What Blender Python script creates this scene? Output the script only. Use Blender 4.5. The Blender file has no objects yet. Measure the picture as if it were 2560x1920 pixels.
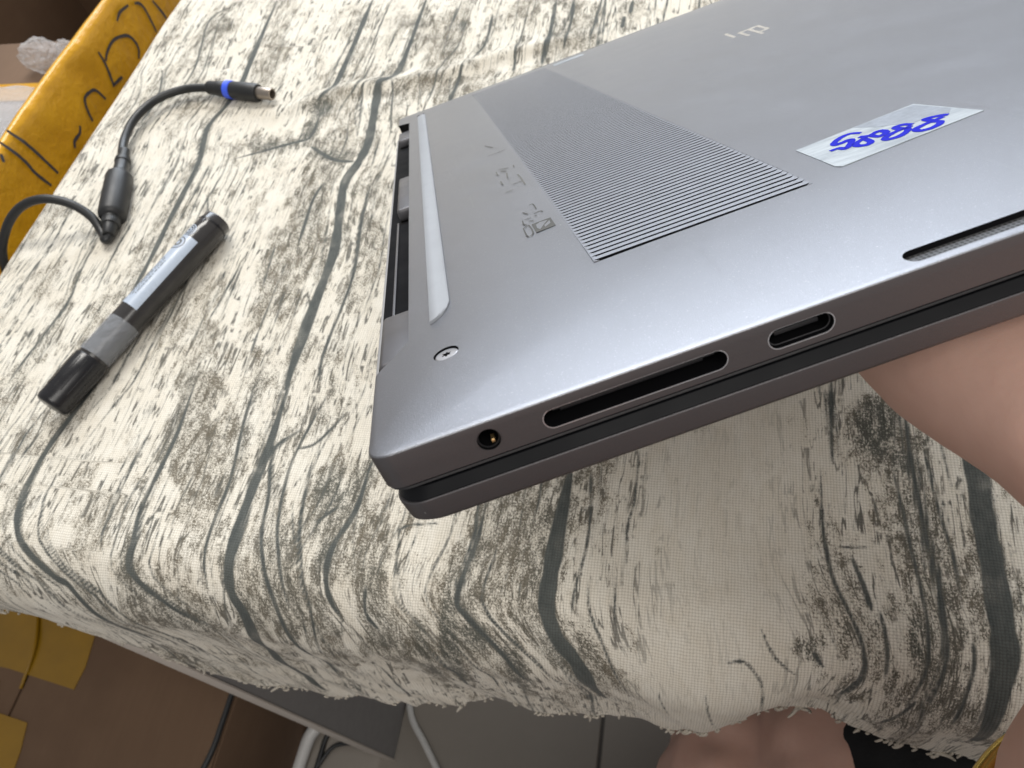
import bpy, bmesh, math, random
import numpy as np
from mathutils import Vector, Matrix

random.seed(7); rng = np.random.default_rng(7)
S = bpy.context.scene
C = S.collection
TABLE = 0.717                       # height of the table top above the floor (m)

def T(x, y, z):
    """millimetres (x along the table's front edge, y away from the viewer, z above the table top) -> metres"""
    return Vector((x / 1000, y / 1000, z / 1000 + TABLE))

# ------------------------------------------------------------------ camera, world, lamps, exposure
cam = bpy.data.cameras.new('camera')
co = bpy.data.objects.new('camera', cam); C.objects.link(co)
cam.sensor_width = 36; cam.lens = 27.03; cam.clip_start = 0.01; cam.clip_end = 30
cm = Matrix(((0.97244, -0.05194, 0.22728), (0.16484, 0.84257, -0.51274), (-0.16487, 0.53607, 0.82792))).to_4x4()
cm.translation = T(0, 0, 275)
co.matrix_world = cm
cam.dof.use_dof = True; cam.dof.focus_distance = 0.15; cam.dof.aperture_fstop = 27.03 / 0.55
S.camera = co
S.view_settings.view_transform = 'Standard'; S.view_settings.look = 'None'
S.view_settings.exposure = 0; S.view_settings.gamma = 1
W = bpy.data.worlds.new('World'); S.world = W; W.use_nodes = True
bg = W.node_tree.nodes['Background']; bg.inputs[0].default_value = (0.97, 0.955, 0.95, 1); bg.inputs[1].default_value = 0.40

def lamp(name, loc, target, sx, sy, watts, col):
    l = bpy.data.lights.new(name, 'AREA'); l.shape = 'RECTANGLE'; l.size = sx; l.size_y = sy; l.energy = watts; l.color = col
    o = bpy.data.objects.new(name, l); C.objects.link(o); o.location = loc
    o.rotation_euler = (Vector(target) - Vector(loc)).to_track_quat('-Z', 'Y').to_euler(); return o
lamp('overhead_lamp', T(-600, 1300, 1650), T(-80, 250, 0), 1.0, 0.6, 31, (1.0, 0.965, 0.91))
lamp('overhead_lamp', T(500, -700, 1750), T(0, 80, 0), 1.5, 0.9, 21, (1.0, 0.965, 0.91))  # unseen second lamp, added as fill from the viewer's side
lamp('reflection_light', T(-500, 2400, 1040), T(0, 150, 100), 2.0, 0.75, 47, (0.82, 0.9, 1.0))  # unseen light added beyond the desk for the bright band on the laptop

# ------------------------------------------------------------------ helpers
def tag(o, label=None, cat=None, group=None, kind=None):
    if label: o['label'] = label
    if cat: o['category'] = cat
    if group: o['group'] = group
    if kind: o['kind'] = kind
    return o
def link(o, parent=None):
    C.objects.link(o)
    if parent: o.parent = parent
    return o
def empty(name, loc=(0, 0, 0)):
    o = bpy.data.objects.new(name, None); o.location = loc; o.empty_display_size = 0.02; C.objects.link(o); return o
def obj(name, me, mat, parent=None, smooth=None):
    if mat is not None and not me.materials: me.materials.append(mat)
    if smooth is not None:
        me.polygons.foreach_set('use_smooth', [True] * len(me.polygons)); me.set_sharp_from_angle(angle=math.radians(smooth))
    return link(bpy.data.objects.new(name, me), parent)
def pyd(name, v, f, mat=None, parent=None, smooth=None, k=0.001):
    me = bpy.data.meshes.new(name); me.from_pydata([(p[0] * k, p[1] * k, p[2] * k) for p in v], [], f); me.update()
    bm = bmesh.new(); bm.from_mesh(me); bmesh.ops.recalc_face_normals(bm, faces=bm.faces); bm.to_mesh(me); bm.free()
    return obj(name, me, mat, parent, smooth)
def box_vf(x0, x1, y0, y1, z0, z1):
    v = [(x, y, z) for z in (z0, z1) for y in (y0, y1) for x in (x0, x1)]
    return v, [(0, 2, 3, 1), (4, 5, 7, 6), (0, 1, 5, 4), (2, 6, 7, 3), (0, 4, 6, 2), (1, 3, 7, 5)]
def box(name, x0, x1, y0, y1, z0, z1, mat, parent=None, bev=0.0, k=0.001):
    v, f = box_vf(x0, x1, y0, y1, z0, z1)
    me = bpy.data.meshes.new(name); me.from_pydata([(p[0] * k, p[1] * k, p[2] * k) for p in v], [], f); me.update()
    if bev:
        bm = bmesh.new(); bm.from_mesh(me)
        bmesh.ops.bevel(bm, geom=bm.edges[:], offset=bev * k, segments=3, affect='EDGES', profile=0.5); bm.to_mesh(me); bm.free()
    return obj(name, me, mat, parent, 40 if bev else None)
def catmull(pts, n=8):
    P = [np.array(p, float) for p in pts]
    if len(P) < 3: return [P[0] + (P[-1] - P[0]) * t for t in np.linspace(0, 1, n + 1)]
    P = [2 * P[0] - P[1]] + P + [2 * P[-1] - P[-2]]; out = []
    for i in range(1, len(P) - 2):
        for t in np.arange(n) / n:
            a, b, c, d = P[i - 1:i + 3]
            out.append(0.5 * (2 * b + (c - a) * t + (2 * a - 5 * b + 4 * c - d) * t * t + (3 * b - a - 3 * c + d) * t ** 3))
    return out + [P[-2]]
def tube_vf(path, rad, seg=10, v0=0):
    path = [Vector(tuple(p)) for p in path]; v = []; f = []; up = Vector((0.13, 0.21, 1)).normalized()
    n = len(path)
    for i, p in enumerate(path):
        d = (path[min(i + 1, n - 1)] - path[max(i - 1, 0)]).normalized()
        s = d.cross(up).normalized(); u = s.cross(d).normalized()
        r = rad[i] if hasattr(rad, '__len__') else rad
        for j in range(seg):
            a = 2 * math.pi * j / seg
            q = p + s * (r * math.cos(a)) + u * (r * math.sin(a)); v.append(tuple(q))
    for i in range(n - 1):
        for j in range(seg):
            a, b = i * seg + j, i * seg + (j + 1) % seg
            f.append((v0 + a, v0 + b, v0 + b + seg, v0 + a + seg))
    f.append(tuple(v0 + j for j in range(seg))[::-1]); f.append(tuple(v0 + (n - 1) * seg + j for j in range(seg)))
    return v, f
def tube(name, path, rad, mat, parent=None, seg=14):
    v, f = tube_vf(path, rad, seg); return pyd(name, v, f, mat, parent, 45)
def lathe(name, prof, mat, parent=None, seg=48, smooth=35):
    """profile [(axial x, radius)] turned round the x axis"""
    v = []; f = []
    for x, r in prof:
        for j in range(seg):
            a = 2 * math.pi * j / seg; v.append((x, r * math.cos(a), r * math.sin(a)))
    for i in range(len(prof) - 1):
        for j in range(seg):
            a, b = i * seg + j, i * seg + (j + 1) % seg; f.append((a, b, b + seg, a + seg))
    f.append(tuple(range(seg))[::-1]); f.append(tuple(range((len(prof) - 1) * seg, len(prof) * seg)))
    return pyd(name, v, f, mat, parent, smooth)
def ribbon_vf(strokes, w, z, place=lambda a, b, c: (a, b, c), th=0.03):
    """flat pen strokes of width w laid on a plane at height z"""
    v = []; f = []
    for st in strokes:
        P = [np.array(p, float) for p in catmull(st, 5)]; n = len(P); b0 = len(v)
        for i, p in enumerate(P):
            d = P[min(i + 1, n - 1)] - P[max(i - 1, 0)]; d = d / (np.linalg.norm(d) + 1e-9); q = np.array([-d[1], d[0]])
            t = i / (n - 1); ww = w * (0.55 + 0.45 * math.sin(math.pi * min(1, max(0, 0.08 + 0.84 * t))) ** 0.5) * (0.9 + 0.2 * random.random())
            for sgn in (-1, 1):
                a = p + q * sgn * ww / 2; v.append(place(a[0], a[1], z))
        for i in range(n - 1):
            f.append((b0 + 2 * i, b0 + 2 * i + 1, b0 + 2 * i + 3, b0 + 2 * i + 2))
    return v, f

# ------------------------------------------------------------------ materials
class N:
    def __init__(s, name):
        s.m = bpy.data.materials.new(name); s.m.use_nodes = True; s.t = s.m.node_tree; s.b = s.t.nodes['Principled BSDF']
    def n(s, typ, **kw):
        x = s.t.nodes.new(typ)
        for k, v in kw.items(): setattr(x, k, v)
        return x
    def l(s, a, b): s.t.links.new(a, b)
    def val(s, sock, v):
        if isinstance(v, bpy.types.NodeSocket): s.l(v, sock)
        elif v is not None: sock.default_value = v
    def math(s, op, a, b=None, c=None, clamp=False):
        x = s.n('ShaderNodeMath', operation=op, use_clamp=clamp)
        for i, v in enumerate((a, b, c)): s.val(x.inputs[i], v)
        return x.outputs[0]
    def noise(s, vec, scale, detail=3, rough=0.55, out=0):
        x = s.n('ShaderNodeTexNoise'); s.l(vec, x.inputs['Vector']); x.inputs['Scale'].default_value = scale
        x.inputs['Detail'].default_value = detail; x.inputs['Roughness'].default_value = rough; return x.outputs[out]
    def ramp(s, f, a, b, lo=0.0, hi=1.0):
        x = s.n('ShaderNodeMapRange', interpolation_type='SMOOTHSTEP'); s.val(x.inputs[0], f)
        for i, v in enumerate((a, b, lo, hi)): s.val(x.inputs[i + 1], v)
        return x.outputs[0]
    def mix(s, f, a, b, mode='MIX'):
        x = s.n('ShaderNodeMix', data_type='RGBA', blend_type=mode); s.val(x.inputs[0], f)
        for i, v in ((6, a), (7, b)): s.val(x.inputs[i], v if isinstance(v, bpy.types.NodeSocket) else (*v, 1))
        return x.outputs[2]
    def mapping(s, vec, scale):
        x = s.n('ShaderNodeMapping'); s.l(vec, x.inputs[0]); x.inputs['Scale'].default_value = scale; return x.outputs[0]
    def bump(s, h, strength, dist):
        x = s.n('ShaderNodeBump'); s.l(h, x.inputs['Height']); x.inputs['Strength'].default_value = strength; x.inputs['Distance'].default_value = dist
        s.l(x.outputs[0], s.b.inputs['Normal']); return x
    def set(s, **kw):
        for k, v in kw.items():
            i = s.b.inputs[k.replace('_', ' ')]; s.val(i, (*v, 1) if isinstance(v, tuple) and len(v) == 3 else v)
def plain(name, col, rough=0.5, metal=0.0, vary=0.08, scale=300, bump=0.0, bscale=1500, **kw):
    m = N(name); tc = m.n('ShaderNodeTexCoord').outputs['Object']
    nz = m.noise(tc, scale, 4)
    m.set(Base_Color=m.mix(nz, tuple(c * (1 - vary) for c in col), tuple(min(1, c * (1 + vary)) for c in col)), Metallic=metal, **kw)
    n2 = m.noise(tc, scale * 0.3, 3); m.l(m.ramp(n2, 0.3, 0.7, max(0.02, rough - 0.06), min(1, rough + 0.06)), m.b.inputs['Roughness'])
    if bump: m.bump(m.noise(tc, bscale, 3), bump, 0.0004)
    return m.m
def alu(name, col, rough, fleck=0.14):
    """bead-blasted aluminium: fine sparkle in gloss and relief"""
    m = N(name); tc = m.n('ShaderNodeTexCoord').outputs['Object']
    g = m.noise(tc, 5200, 2, 0.7); b = m.noise(tc, 60, 4)
    fl = m.ramp(m.noise(tc, 3500, 1), 0.66, 0.74); du = m.ramp(m.noise(tc, 700, 2, 0.8), 0.76, 0.79)
    c = m.mix(g, tuple(x * 0.9 for x in col), tuple(x * 1.07 for x in col)); c = m.mix(m.math('MULTIPLY', fl, fleck), c, (0.8, 0.82, 0.86))
    c = m.mix(m.math('MULTIPLY', du, 0.5), c, (0.62, 0.62, 0.62))      # dust
    m.set(Base_Color=c, Metallic=0.9); m.l(m.ramp(b, 0.2, 0.8, rough - 0.012, rough + 0.012), m.b.inputs['Roughness'])
    m.bump(g, 0.2, 0.0002)
    sm = m.noise(m.mapping(tc, (1, 1, 1)), 38, 5, 0.7); sc = m.noise(m.mapping(tc, (900, 30, 900)), 1, 2)   # finger smears, faint rubbing
    r = m.math('ADD', m.ramp(sm, 0.5, 0.72, 0.0, 0.022), m.ramp(sc, 0.66, 0.72, 0.0, -0.03)); m.l(m.math('ADD', r, m.ramp(b, 0.2, 0.8, rough - 0.012, rough + 0.012)), m.b.inputs['Roughness'])
    return m.m

M = {}
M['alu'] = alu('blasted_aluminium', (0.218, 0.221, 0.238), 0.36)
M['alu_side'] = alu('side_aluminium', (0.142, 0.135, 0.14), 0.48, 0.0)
M['rim'] = plain('rim_highlight', (0.8, 0.81, 0.84), 0.34, 0.85)  # edge highlight of the ports, put into a paler metal colour
M['black'] = plain('black_plastic', (0.012, 0.012, 0.014), 0.42, bump=0.1)
M['void'] = plain('dark_inside', (0.005, 0.005, 0.006), 0.8, Specular_IOR_Level=0.08)
M['gloss'] = plain('black_bezel', (0.007, 0.0075, 0.009), 0.45, Specular_IOR_Level=0.12)
M['hinge'] = plain('hinge_grey', (0.10, 0.098, 0.105), 0.45, 0.5)
M['rubber'] = plain('grey_rubber', (0.27, 0.285, 0.31), 0.62, scale=120, vary=0.1, bump=0.15)
M['print'] = plain('grey_print', (0.075, 0.075, 0.07), 0.6, 0.0, Specular_IOR_Level=0.2)
M['print_pale'] = plain('pale_print', (0.125, 0.123, 0.115), 0.6, 0.0, Specular_IOR_Level=0.2)
M['chrome'] = plain('mirror_mark', (0.62, 0.63, 0.66), 0.16, 1.0)
M['gold'] = plain('gold_contact', (0.95, 0.66, 0.32), 0.28, 0.9)
M['steel'] = plain('nickel_steel', (0.33, 0.29, 0.25), 0.35, 0.85)
M['screw'] = plain('screw_steel', (0.5, 0.5, 0.52), 0.34, 0.9)
M['ink'] = plain('blue_ink', (0.008, 0.012, 0.42), 0.8, vary=0.15, Specular_IOR_Level=0.15, scale=700)
M['cable'] = plain('cable_rubber', (0.013, 0.014, 0.015), 0.45, bump=0.08)
M['blue'] = plain('blue_ring', (0.05, 0.12, 0.85), 0.4)
M['cap'] = plain('marker_cap_black', (0.009, 0.009, 0.011), 0.27)
M['barrel'] = plain('marker_barrel_grey', (0.035, 0.033, 0.033), 0.2, vary=0.25, scale=120)
M['label'] = plain('marker_label', (0.40, 0.46, 0.55), 0.3)
M['label_ink'] = plain('marker_label_ink', (0.05, 0.05, 0.06), 0.35)
M['panel'] = plain('grey_board', (0.235, 0.23, 0.23), 0.55)
M['edge'] = plain('pale_edge_band', (0.55, 0.50, 0.45), 0.5)
M['cloth_black'] = plain('black_cloth', (0.008, 0.008, 0.009), 0.95, bump=0.3, bscale=900)
M['white_cable'] = plain('white_cable', (0.55, 0.54, 0.52), 0.4)
M['bangle'] = plain('gold_bangle', (0.78, 0.56, 0.16), 0.28, 0.9)
M['grout'] = plain('floor_grout', (0.10, 0.09, 0.08), 0.9)

def cardboard():
    m = N('cardboard'); tc = m.n('ShaderNodeTexCoord').outputs['Object']
    st = m.noise(m.mapping(tc, (220, 8, 220)), 1, 4); sp = m.noise(tc, 900, 2); bl = m.noise(tc, 9, 3)
    c = m.mix(st, (0.125, 0.074, 0.042), (0.158, 0.095, 0.055)); c = m.mix(m.ramp(bl, 0.35, 0.7), c, (0.11, 0.063, 0.035))
    m.set(Base_Color=m.mix(m.math('MULTIPLY', sp, 0.25), c, (0.095, 0.056, 0.032)), Roughness=0.85); m.bump(st, 0.15, 0.001); return m.m
M['card'] = cardboard()
def packing_tape():
    m = N('yellow_packing_tape'); tc = m.n('ShaderNodeTexCoord').outputs['Object']
    w = m.noise(m.mapping(tc, (14, 40, 40)), 1, 5, 0.6); w2 = m.noise(tc, 55, 4); sp = m.noise(tc, 800, 2)
    c = m.mix(m.ramp(w, 0.3, 0.75), (0.58, 0.29, 0.006), (0.70, 0.37, 0.012)); c = m.mix(m.math('MULTIPLY', sp, 0.15), c, (0.4, 0.19, 0.01))
    m.set(Base_Color=c, Roughness=0.33, Coat_Weight=0.25, Coat_Roughness=0.2); m.bump(m.math('ADD', w, m.math('MULTIPLY', w2, 0.5)), 0.6, 0.004); return m.m
M['tape'] = packing_tape()
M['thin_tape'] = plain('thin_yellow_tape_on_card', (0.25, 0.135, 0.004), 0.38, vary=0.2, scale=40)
def clear_film(name, col, trans, rough, bs, bstr, alpha=0.92):
    m = N(name); tc = m.n('ShaderNodeTexCoord').outputs['Object']
    a = m.noise(tc, bs, 4, 0.6); m.set(Base_Color=m.mix(a, tuple(x * 0.8 for x in col), col), Transmission_Weight=trans, IOR=1.3, Roughness=rough, Alpha=alpha)
    m.bump(a, bstr, 0.003); return m.m
M['bubble'] = clear_film('bubble_wrap_film', (0.96, 0.96, 0.98), 0.2, 0.07, 420, 1.0, 0.42)
M['collar'] = clear_film('frosted_tape_collar', (0.62, 0.65, 0.7), 0.2, 0.18, 260, 0.9, 0.38)
def sticky():
    m = N('silvery_tape'); tc = m.n('ShaderNodeTexCoord').outputs['Object']
    st = m.noise(m.mapping(tc, (90, 420, 90)), 1, 5, 0.65); sp = m.noise(tc, 2500, 2)
    c = m.mix(m.ramp(st, 0.3, 0.72), (0.22, 0.25, 0.285), (0.40, 0.44, 0.47)); c = m.mix(m.math('MULTIPLY', sp, 0.2), c, (0.6, 0.64, 0.66))
    m.set(Base_Color=c, Roughness=0.42, Metallic=0.25); m.bump(st, 0.25, 0.0006); return m.m
M['sticky'] = sticky()
M['lifted'] = plain('lifted_tape', (0.235, 0.26, 0.30), 0.45, 0.3, vary=0.25, scale=900)
def mesh_grille():
    m = N('speaker_mesh'); tc = m.n('ShaderNodeTexCoord').outputs['Object']
    v = m.n('ShaderNodeTexVoronoi'); m.l(tc, v.inputs['Vector']); v.inputs['Scale'].default_value = 1500; v.inputs['Randomness'].default_value = 0.15
    k = m.ramp(v.outputs['Distance'], 0.3, 0.5); m.set(Base_Color=m.mix(k, (0.004, 0.004, 0.004), (0.085, 0.085, 0.09)), Roughness=0.5, Metallic=0.4)
    return m.m
M['mesh'] = mesh_grille()
def skin_mat():
    m = N('skin'); tc = m.n('ShaderNodeTexCoord').outputs['Object']
    b = m.noise(tc, 22, 4); f = m.noise(tc, 260, 4, 0.6)
    c = m.mix(m.ramp(b, 0.3, 0.7), (0.53, 0.325, 0.255), (0.61, 0.395, 0.32)); c = m.mix(m.math('MULTIPLY', f, 0.18), c, (0.42, 0.18, 0.13))
    m.set(Base_Color=c, Roughness=0.6, Specular_IOR_Level=0.3, Subsurface_Weight=0.12, Subsurface_Scale=0.006); m.b.inputs['Subsurface Radius'].default_value = (1, 0.4, 0.2)
    cr = m.noise(m.mapping(tc, (60, 160, 160)), 1, 3, 0.6); m.bump(m.math('ADD', f, m.math('MULTIPLY', cr, 1.0)), 0.10, 0.001); return m.m
M['skin'] = skin_mat()
def tile_mat():
    m = N('floor_tile'); tc = m.n('ShaderNodeTexCoord').outputs['Object']
    a = m.noise(tc, 7, 6, 0.65); b = m.noise(tc, 160, 4)
    c = m.mix(a, (0.205, 0.182, 0.155), (0.28, 0.25, 0.215)); c = m.mix(m.math('MULTIPLY', b, 0.3), c, (0.2, 0.18, 0.155)); m.set(Base_Color=c, Roughness=0.5); return m.m
M['tile'] = tile_mat()

# ------------------------------------------------------------------ floor and desk
floor = tag(box('floor', -1400, 1400, -1100, 1500, -760, -721.5, M['grout']), kind='structure')
floor.location = (0, 0, TABLE)
tv, tf = box_vf(-298, 298, -298, 298, 0, 4.5)
tm = bpy.data.meshes.new('tile'); tm.from_pydata([tuple(c * 0.001 for c in p) for p in tv], [], tf)
bm = bmesh.new(); bm.from_mesh(tm); bmesh.ops.bevel(bm, geom=bm.edges[:], offset=0.0012, segments=1, affect='EDGES'); bm.to_mesh(tm); bm.free(); tm.materials.append(M['tile'])
for i in range(-2, 2):
    for j in range(-2, 2):
        t = link(bpy.data.objects.new('tile', tm), floor); t.location = ((-82 + 300 + 600 * i) / 1000, (330 + 600 * j) / 1000, -0.7215)

desk = tag(empty('desk', T(-325, 70, -717)), 'grey board desk with pale front edge bands, hidden under the printed cloth', 'desk')
def dbox(name, x0, x1, y0, y1, z0, z1, mat, bev=0.8):
    o = box(name, x0, x1, y0, y1, z0, z1, mat, None, bev); o.parent = desk; o.location = T(0, 0, 0) - desk.location; return o
dbox('desk_top', -370, 720, 92, 655, -28, -2, M['panel'])
for x in (-345, 690):
    dbox('side_panel', x, x + 18, 71.5, 640, -717, -29, M['panel'])
    dbox('edge_band', x - 0.6, x + 18.6, 69.5, 71.3, -717, -29, M['edge'], 0.3)
dbox('back_panel', -326, 689, 560, 576, -420, -29, M['panel'])

# ------------------------------------------------------------------ printed tablecloth
# print of the cloth, in cloth millimetres: (line width, [(across, along the grain), ...]); soft dark patches (across, along, size across, size along, strength)
LINES = [
    (3.5, [(-296.3, 476.3), (-293, 428.5), (-289.7, 388.4), (-291.9, 364.7), (-296.2, 345.5), (-293.2, 328.7), (-289.5, 312.6), (-288.7, 285.9), (-288.5, 255.6), (-288, 238.7), (-288.6, 213.1)]),
    (3.5, [(-222.7, 468.6), (-221.9, 425.2), (-222.2, 399.1), (-223.2, 376.7), (-229.1, 363.9)]),
    (5.2, [(-183.8, 464.5), (-184.2, 389.9), (-192.9, 377.2), (-188.6, 345.5), (-186, 325.7), (-187.3, 310.6), (-190.8, 294.2), (-187.7, 274.9), (-182.1, 243.9), (-181.8, 210.8), (-181.3, 176.5), (-180.2, 161.2)]),
    (4.4, [(-179.4, 163.9), (-178, 133.9), (-178.5, 108.4), (-178.6, 91.9), (-177.8, 80.5), (-175.4, 67.5), (-169.7, 51.5), (-176.5, 7.5), (-180.6, -38), (-178.8, -59)]),
    (3.1, [(-279.8, 157.7), (-283.8, 143.1), (-287.7, 126.5), (-288.9, 110.9), (-287.8, 96.1), (-282.6, 83.5), (-275.6, 75.5), (-259.8, 65), (-250.4, 59.5), (-234.1, 27.5), (-230.7, 13.5)]),
    (2.4, [(-227.6, 160.9), (-225.4, 136.2), (-225.8, 118.6), (-226.4, 107.3), (-226.5, 95.4), (-223.8, 83.5), (-223.7, 74), (-219.5, 68.5), (-208.2, 60.5), (-190.7, 47)]),
    (1.1, [(-239.3, 137.5), (-239.9, 120.8), (-240.6, 100.5), (-239.8, 84.5), (-236, 76.5)]),
    (1.6, [(-196.7, 162.8), (-194.3, 140.9), (-190.3, 116), (-190.5, 94.7), (-189.2, 81), (-185.8, 68.5)]),
    (1.5, [(-158.2, 162.7), (-163.8, 135), (-164.7, 118.3), (-161.7, 97.6), (-156.2, 82.5), (-149.8, 65)]),
    (1.8, [(-166.8, 140.6), (-175.3, 129.6), (-170.1, 109.2), (-167.4, 93), (-161.8, 78.5), (-153.6, 58), (-149.7, 22.5), (-153.1, -42)]),
    (1.4, [(-163.8, 131.6), (-156.3, 135.6), (-146.9, 151.4)]),
    (2.5, [(-128.7, 121.4), (-130, 104.7), (-134.4, 92.4), (-135.3, 81), (-132.9, 71), (-127.2, 62)]),
    (1.4, [(-145.6, 99.2), (-137.8, 107)]),
    (1.6, [(-118.1, 77.5), (-117.4, 67), (-111.9, 60)]),
    (1.1, [(-93.5, 104.4), (-108.2, 101), (-107.7, 91.4), (-106.4, 75.5)]),
    (2, [(-77.2, 112.8), (-77.2, 98.4), (-80.5, 82), (-80.9, 74), (-76.6, 69.5), (-62.6, 54.5), (-54.4, 33.5)]),
    (6.1, [(-45.1, 129.8), (-46.4, 109), (-47.1, 88), (-47.1, 77), (-43.1, 66.5), (-33.8, 51.5), (-27.3, 16.5)]),
    (1.2, [(-36.5, 131.5), (-34.9, 105.5), (-37.5, 83), (-37.6, 75)]),
    (1.1, [(-32.9, 88), (-31.5, 77.5), (-25.4, 64), (-17.1, 41.5)]),
    (1, [(-18.8, 142.2), (-18.9, 121.3), (-20.6, 109.8), (-19.7, 95.4)]),
    (0.8, [(-15.7, 142.5), (-15.7, 131.3)]),
    (1.3, [(53.2, 178.2), (53.1, 157.1), (53, 142.2)]),
    (1.4, [(48.8, 139.9), (48.4, 118.5), (50.7, 99.8), (55.3, 88), (59.4, 77.5), (60.8, 69), (59.5, 62.5), (56.3, 53.5)]),
    (1.3, [(73.5, 143.9), (75.9, 125.6), (77, 113.6), (78.7, 100.5), (79.7, 88.5), (79.8, 75.5), (78.7, 68.5), (74.6, 55.5)]),
    (1.4, [(79.7, 169.3), (80.3, 149.3), (82.6, 117.5), (84.5, 101.1), (85, 85.5), (85.2, 75), (81.4, 57.5)]),
    (1.2, [(84.8, 154.5), (87.9, 125.9), (90.5, 109.9), (91.1, 91.7)]),
    (7.7, [(101, 165.7), (101.5, 151), (101.7, 123.8), (102.2, 107.1), (102.1, 91.4), (102.1, 78.5), (100.8, 64), (100.8, 35)]),
    (1.8, [(57.5, 107.2), (60.9, 96.8), (62.9, 88.5)]),
    (1.4, [(65.2, 89.3), (67.2, 77.5), (67, 66)]),
    (0.9, [(66.2, 130.1), (67.2, 122.1)]),
    (1.4, [(92.9, 82), (93.4, 76), (91.6, 62.5), (89.7, 47)]),
    (1.1, [(27.3, 78.5), (31.8, 70), (39.7, 63.5)]),
    (1.2, [(16.9, 66), (22.2, 67), (26.2, 63.5), (28.9, 58), (30.4, 42)]),
    (0.9, [(10.6, 53), (14.9, 16)]),
    (0.8, [(-5.8, 49.5), (-1.9, 22)]),
    (1.1, [(-23.2, 91.5), (-22.1, 73)]),
    (0.9, [(53.4, 109.8), (63.4, 110.8)]),
    (1.5, [(44.3, 73), (47.9, 67.5)]),
    (1.3, [(68.5, 42), (77.6, 59)]),
    (1.5, [(-332.1, 474.5), (-342.2, 456.2), (-336.2, 426.8), (-330.8, 401.6), (-331.6, 375.7)]),
    (1.6, [(-354.1, 400.7), (-345.2, 371.8), (-347.4, 347.3)]),
    (2.4, [(-385.4, 337.8), (-384.3, 310.3), (-383.7, 282.6)]),
    (1.5, [(-387.6, 274.9), (-387, 254.6), (-383.8, 233.4)]),
    (1.1, [(-359.1, 282.5), (-358.4, 269.4), (-356.6, 240.8), (-360.9, 201.2)]),
    (1.5, [(-328.9, 255.1), (-326.4, 224.7), (-323.7, 208.8), (-326.2, 187.4), (-329.4, 168.4), (-330.9, 154.6)]),
    (2.1, [(-142.7, 396), (-144.6, 364), (-143.3, 351.7)]),
    (1.3, [(-185.5, 383.3), (-179.1, 353.3), (-174.9, 337)]),
    (1, [(-202.8, 354.3), (-193.5, 329.8)]),
    (1.8, [(-175.2, 292.2), (-172.8, 264.9), (-167, 227.3), (-167.9, 182.5), (-164.6, 164.8)]),
    (1.7, [(-203.3, 294.3), (-205.7, 280.1), (-203.8, 249.9)]),
    (1.8, [(-224.3, 351.1), (-224.3, 332.7), (-235.8, 327.1), (-268.6, 314.1)]),
    (2.3, [(-221.7, 324.7), (-203.4, 312.8), (-190.1, 310.6)]),
    (1.2, [(-217.1, 249.7), (-213.7, 218.5)]),
    (1.3, [(-271.4, 283.9), (-263.3, 260.9)]),
    (1.8, [(-134.3, 444.3), (-133.4, 415.7), (-138.7, 398)]),
    (2.3, [(-95.1, 455.2), (-94.4, 418), (-96.1, 393.1)]),
    (1.8, [(-83.1, 453.9), (-82.9, 431.4), (-83.8, 404.5)]),
    (1.4, [(-67.6, 444.8), (-68.2, 425.7), (-69.2, 411.7)]),
    (2.4, [(-47, 450.1), (-47.6, 436.9)]),
    (2.4, [(-50.8, 434.2), (-51.1, 422.8)]),
    (1.8, [(-113.2, 412.4), (-111.2, 384.7)]),
    (0.8, [(-57.2, 446.7), (-55.9, 428.9)]),
    (0.8, [(-36.4, 449), (-37.8, 433)]),
]
BLOTCH = [
    (69, 159, 9, 16, 1.00),
    (78, 146, 5, 6, 0.90),
    (77, 80, 4, 11, 0.90),
    (41, 74, 8, 4, 0.60),
    (87, 160, 3, 20, 0.70),
    (-157, 413, 8, 14, 0.60),
    (-152, 434, 5, 7, 0.80),
    (-225, 357, 8, 9, 1.00),
    (-226, 337, 6, 15, 0.90),
    (-247, 325, 21, 6, 0.70),
    (-205, 317, 16, 6, 0.80),
    (-142, 115, 15, 14, 0.75),
    (-132, 121, 9, 10, 0.60),
    (-144, 98, 11, 7, 0.50),
    (-84, 53, 5, 41, 0.90),
    (-74, 62, 7, 7, 0.90),
    (-95, 44, 6, 40, 0.70),
    (-108, 50, 20, 15, 0.60),
    (-137, 86, 6, 11, 0.70),
    (-105, 80, 6, 13, 0.60),
    (-129, 82, 10, 18, 0.40),
    (-213, 90, 10, 20, 0.40),
    (-224, 76, 7, 11, 0.60),
    (-168, 60, 11, 15, 0.60),
    (-213, 48, 36, 16, 0.50),
    (-31, 68, 7, 16, 0.60),
    (-56, 90, 9, 36, 0.45),
    (-179, 258, 15, 47, 0.35),
    (-153, 369, 28, 31, 0.35),
    (-329, 450, 11, 23, 0.60),
    (89, 56, 13, 8, 0.40),
    (88, 130, 9, 26, 0.35),
    (-207, 219, 28, 51, 0.30),
    (-280, 408, 20, 33, 0.30),
    (10, 154, 9, 4, 0.45),
    (9, 122, 8, 6, 0.40),
    (-66, 80, 10, 23, 0.45),
    (-59, 44, 6, 48, 0.70),
]

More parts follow.
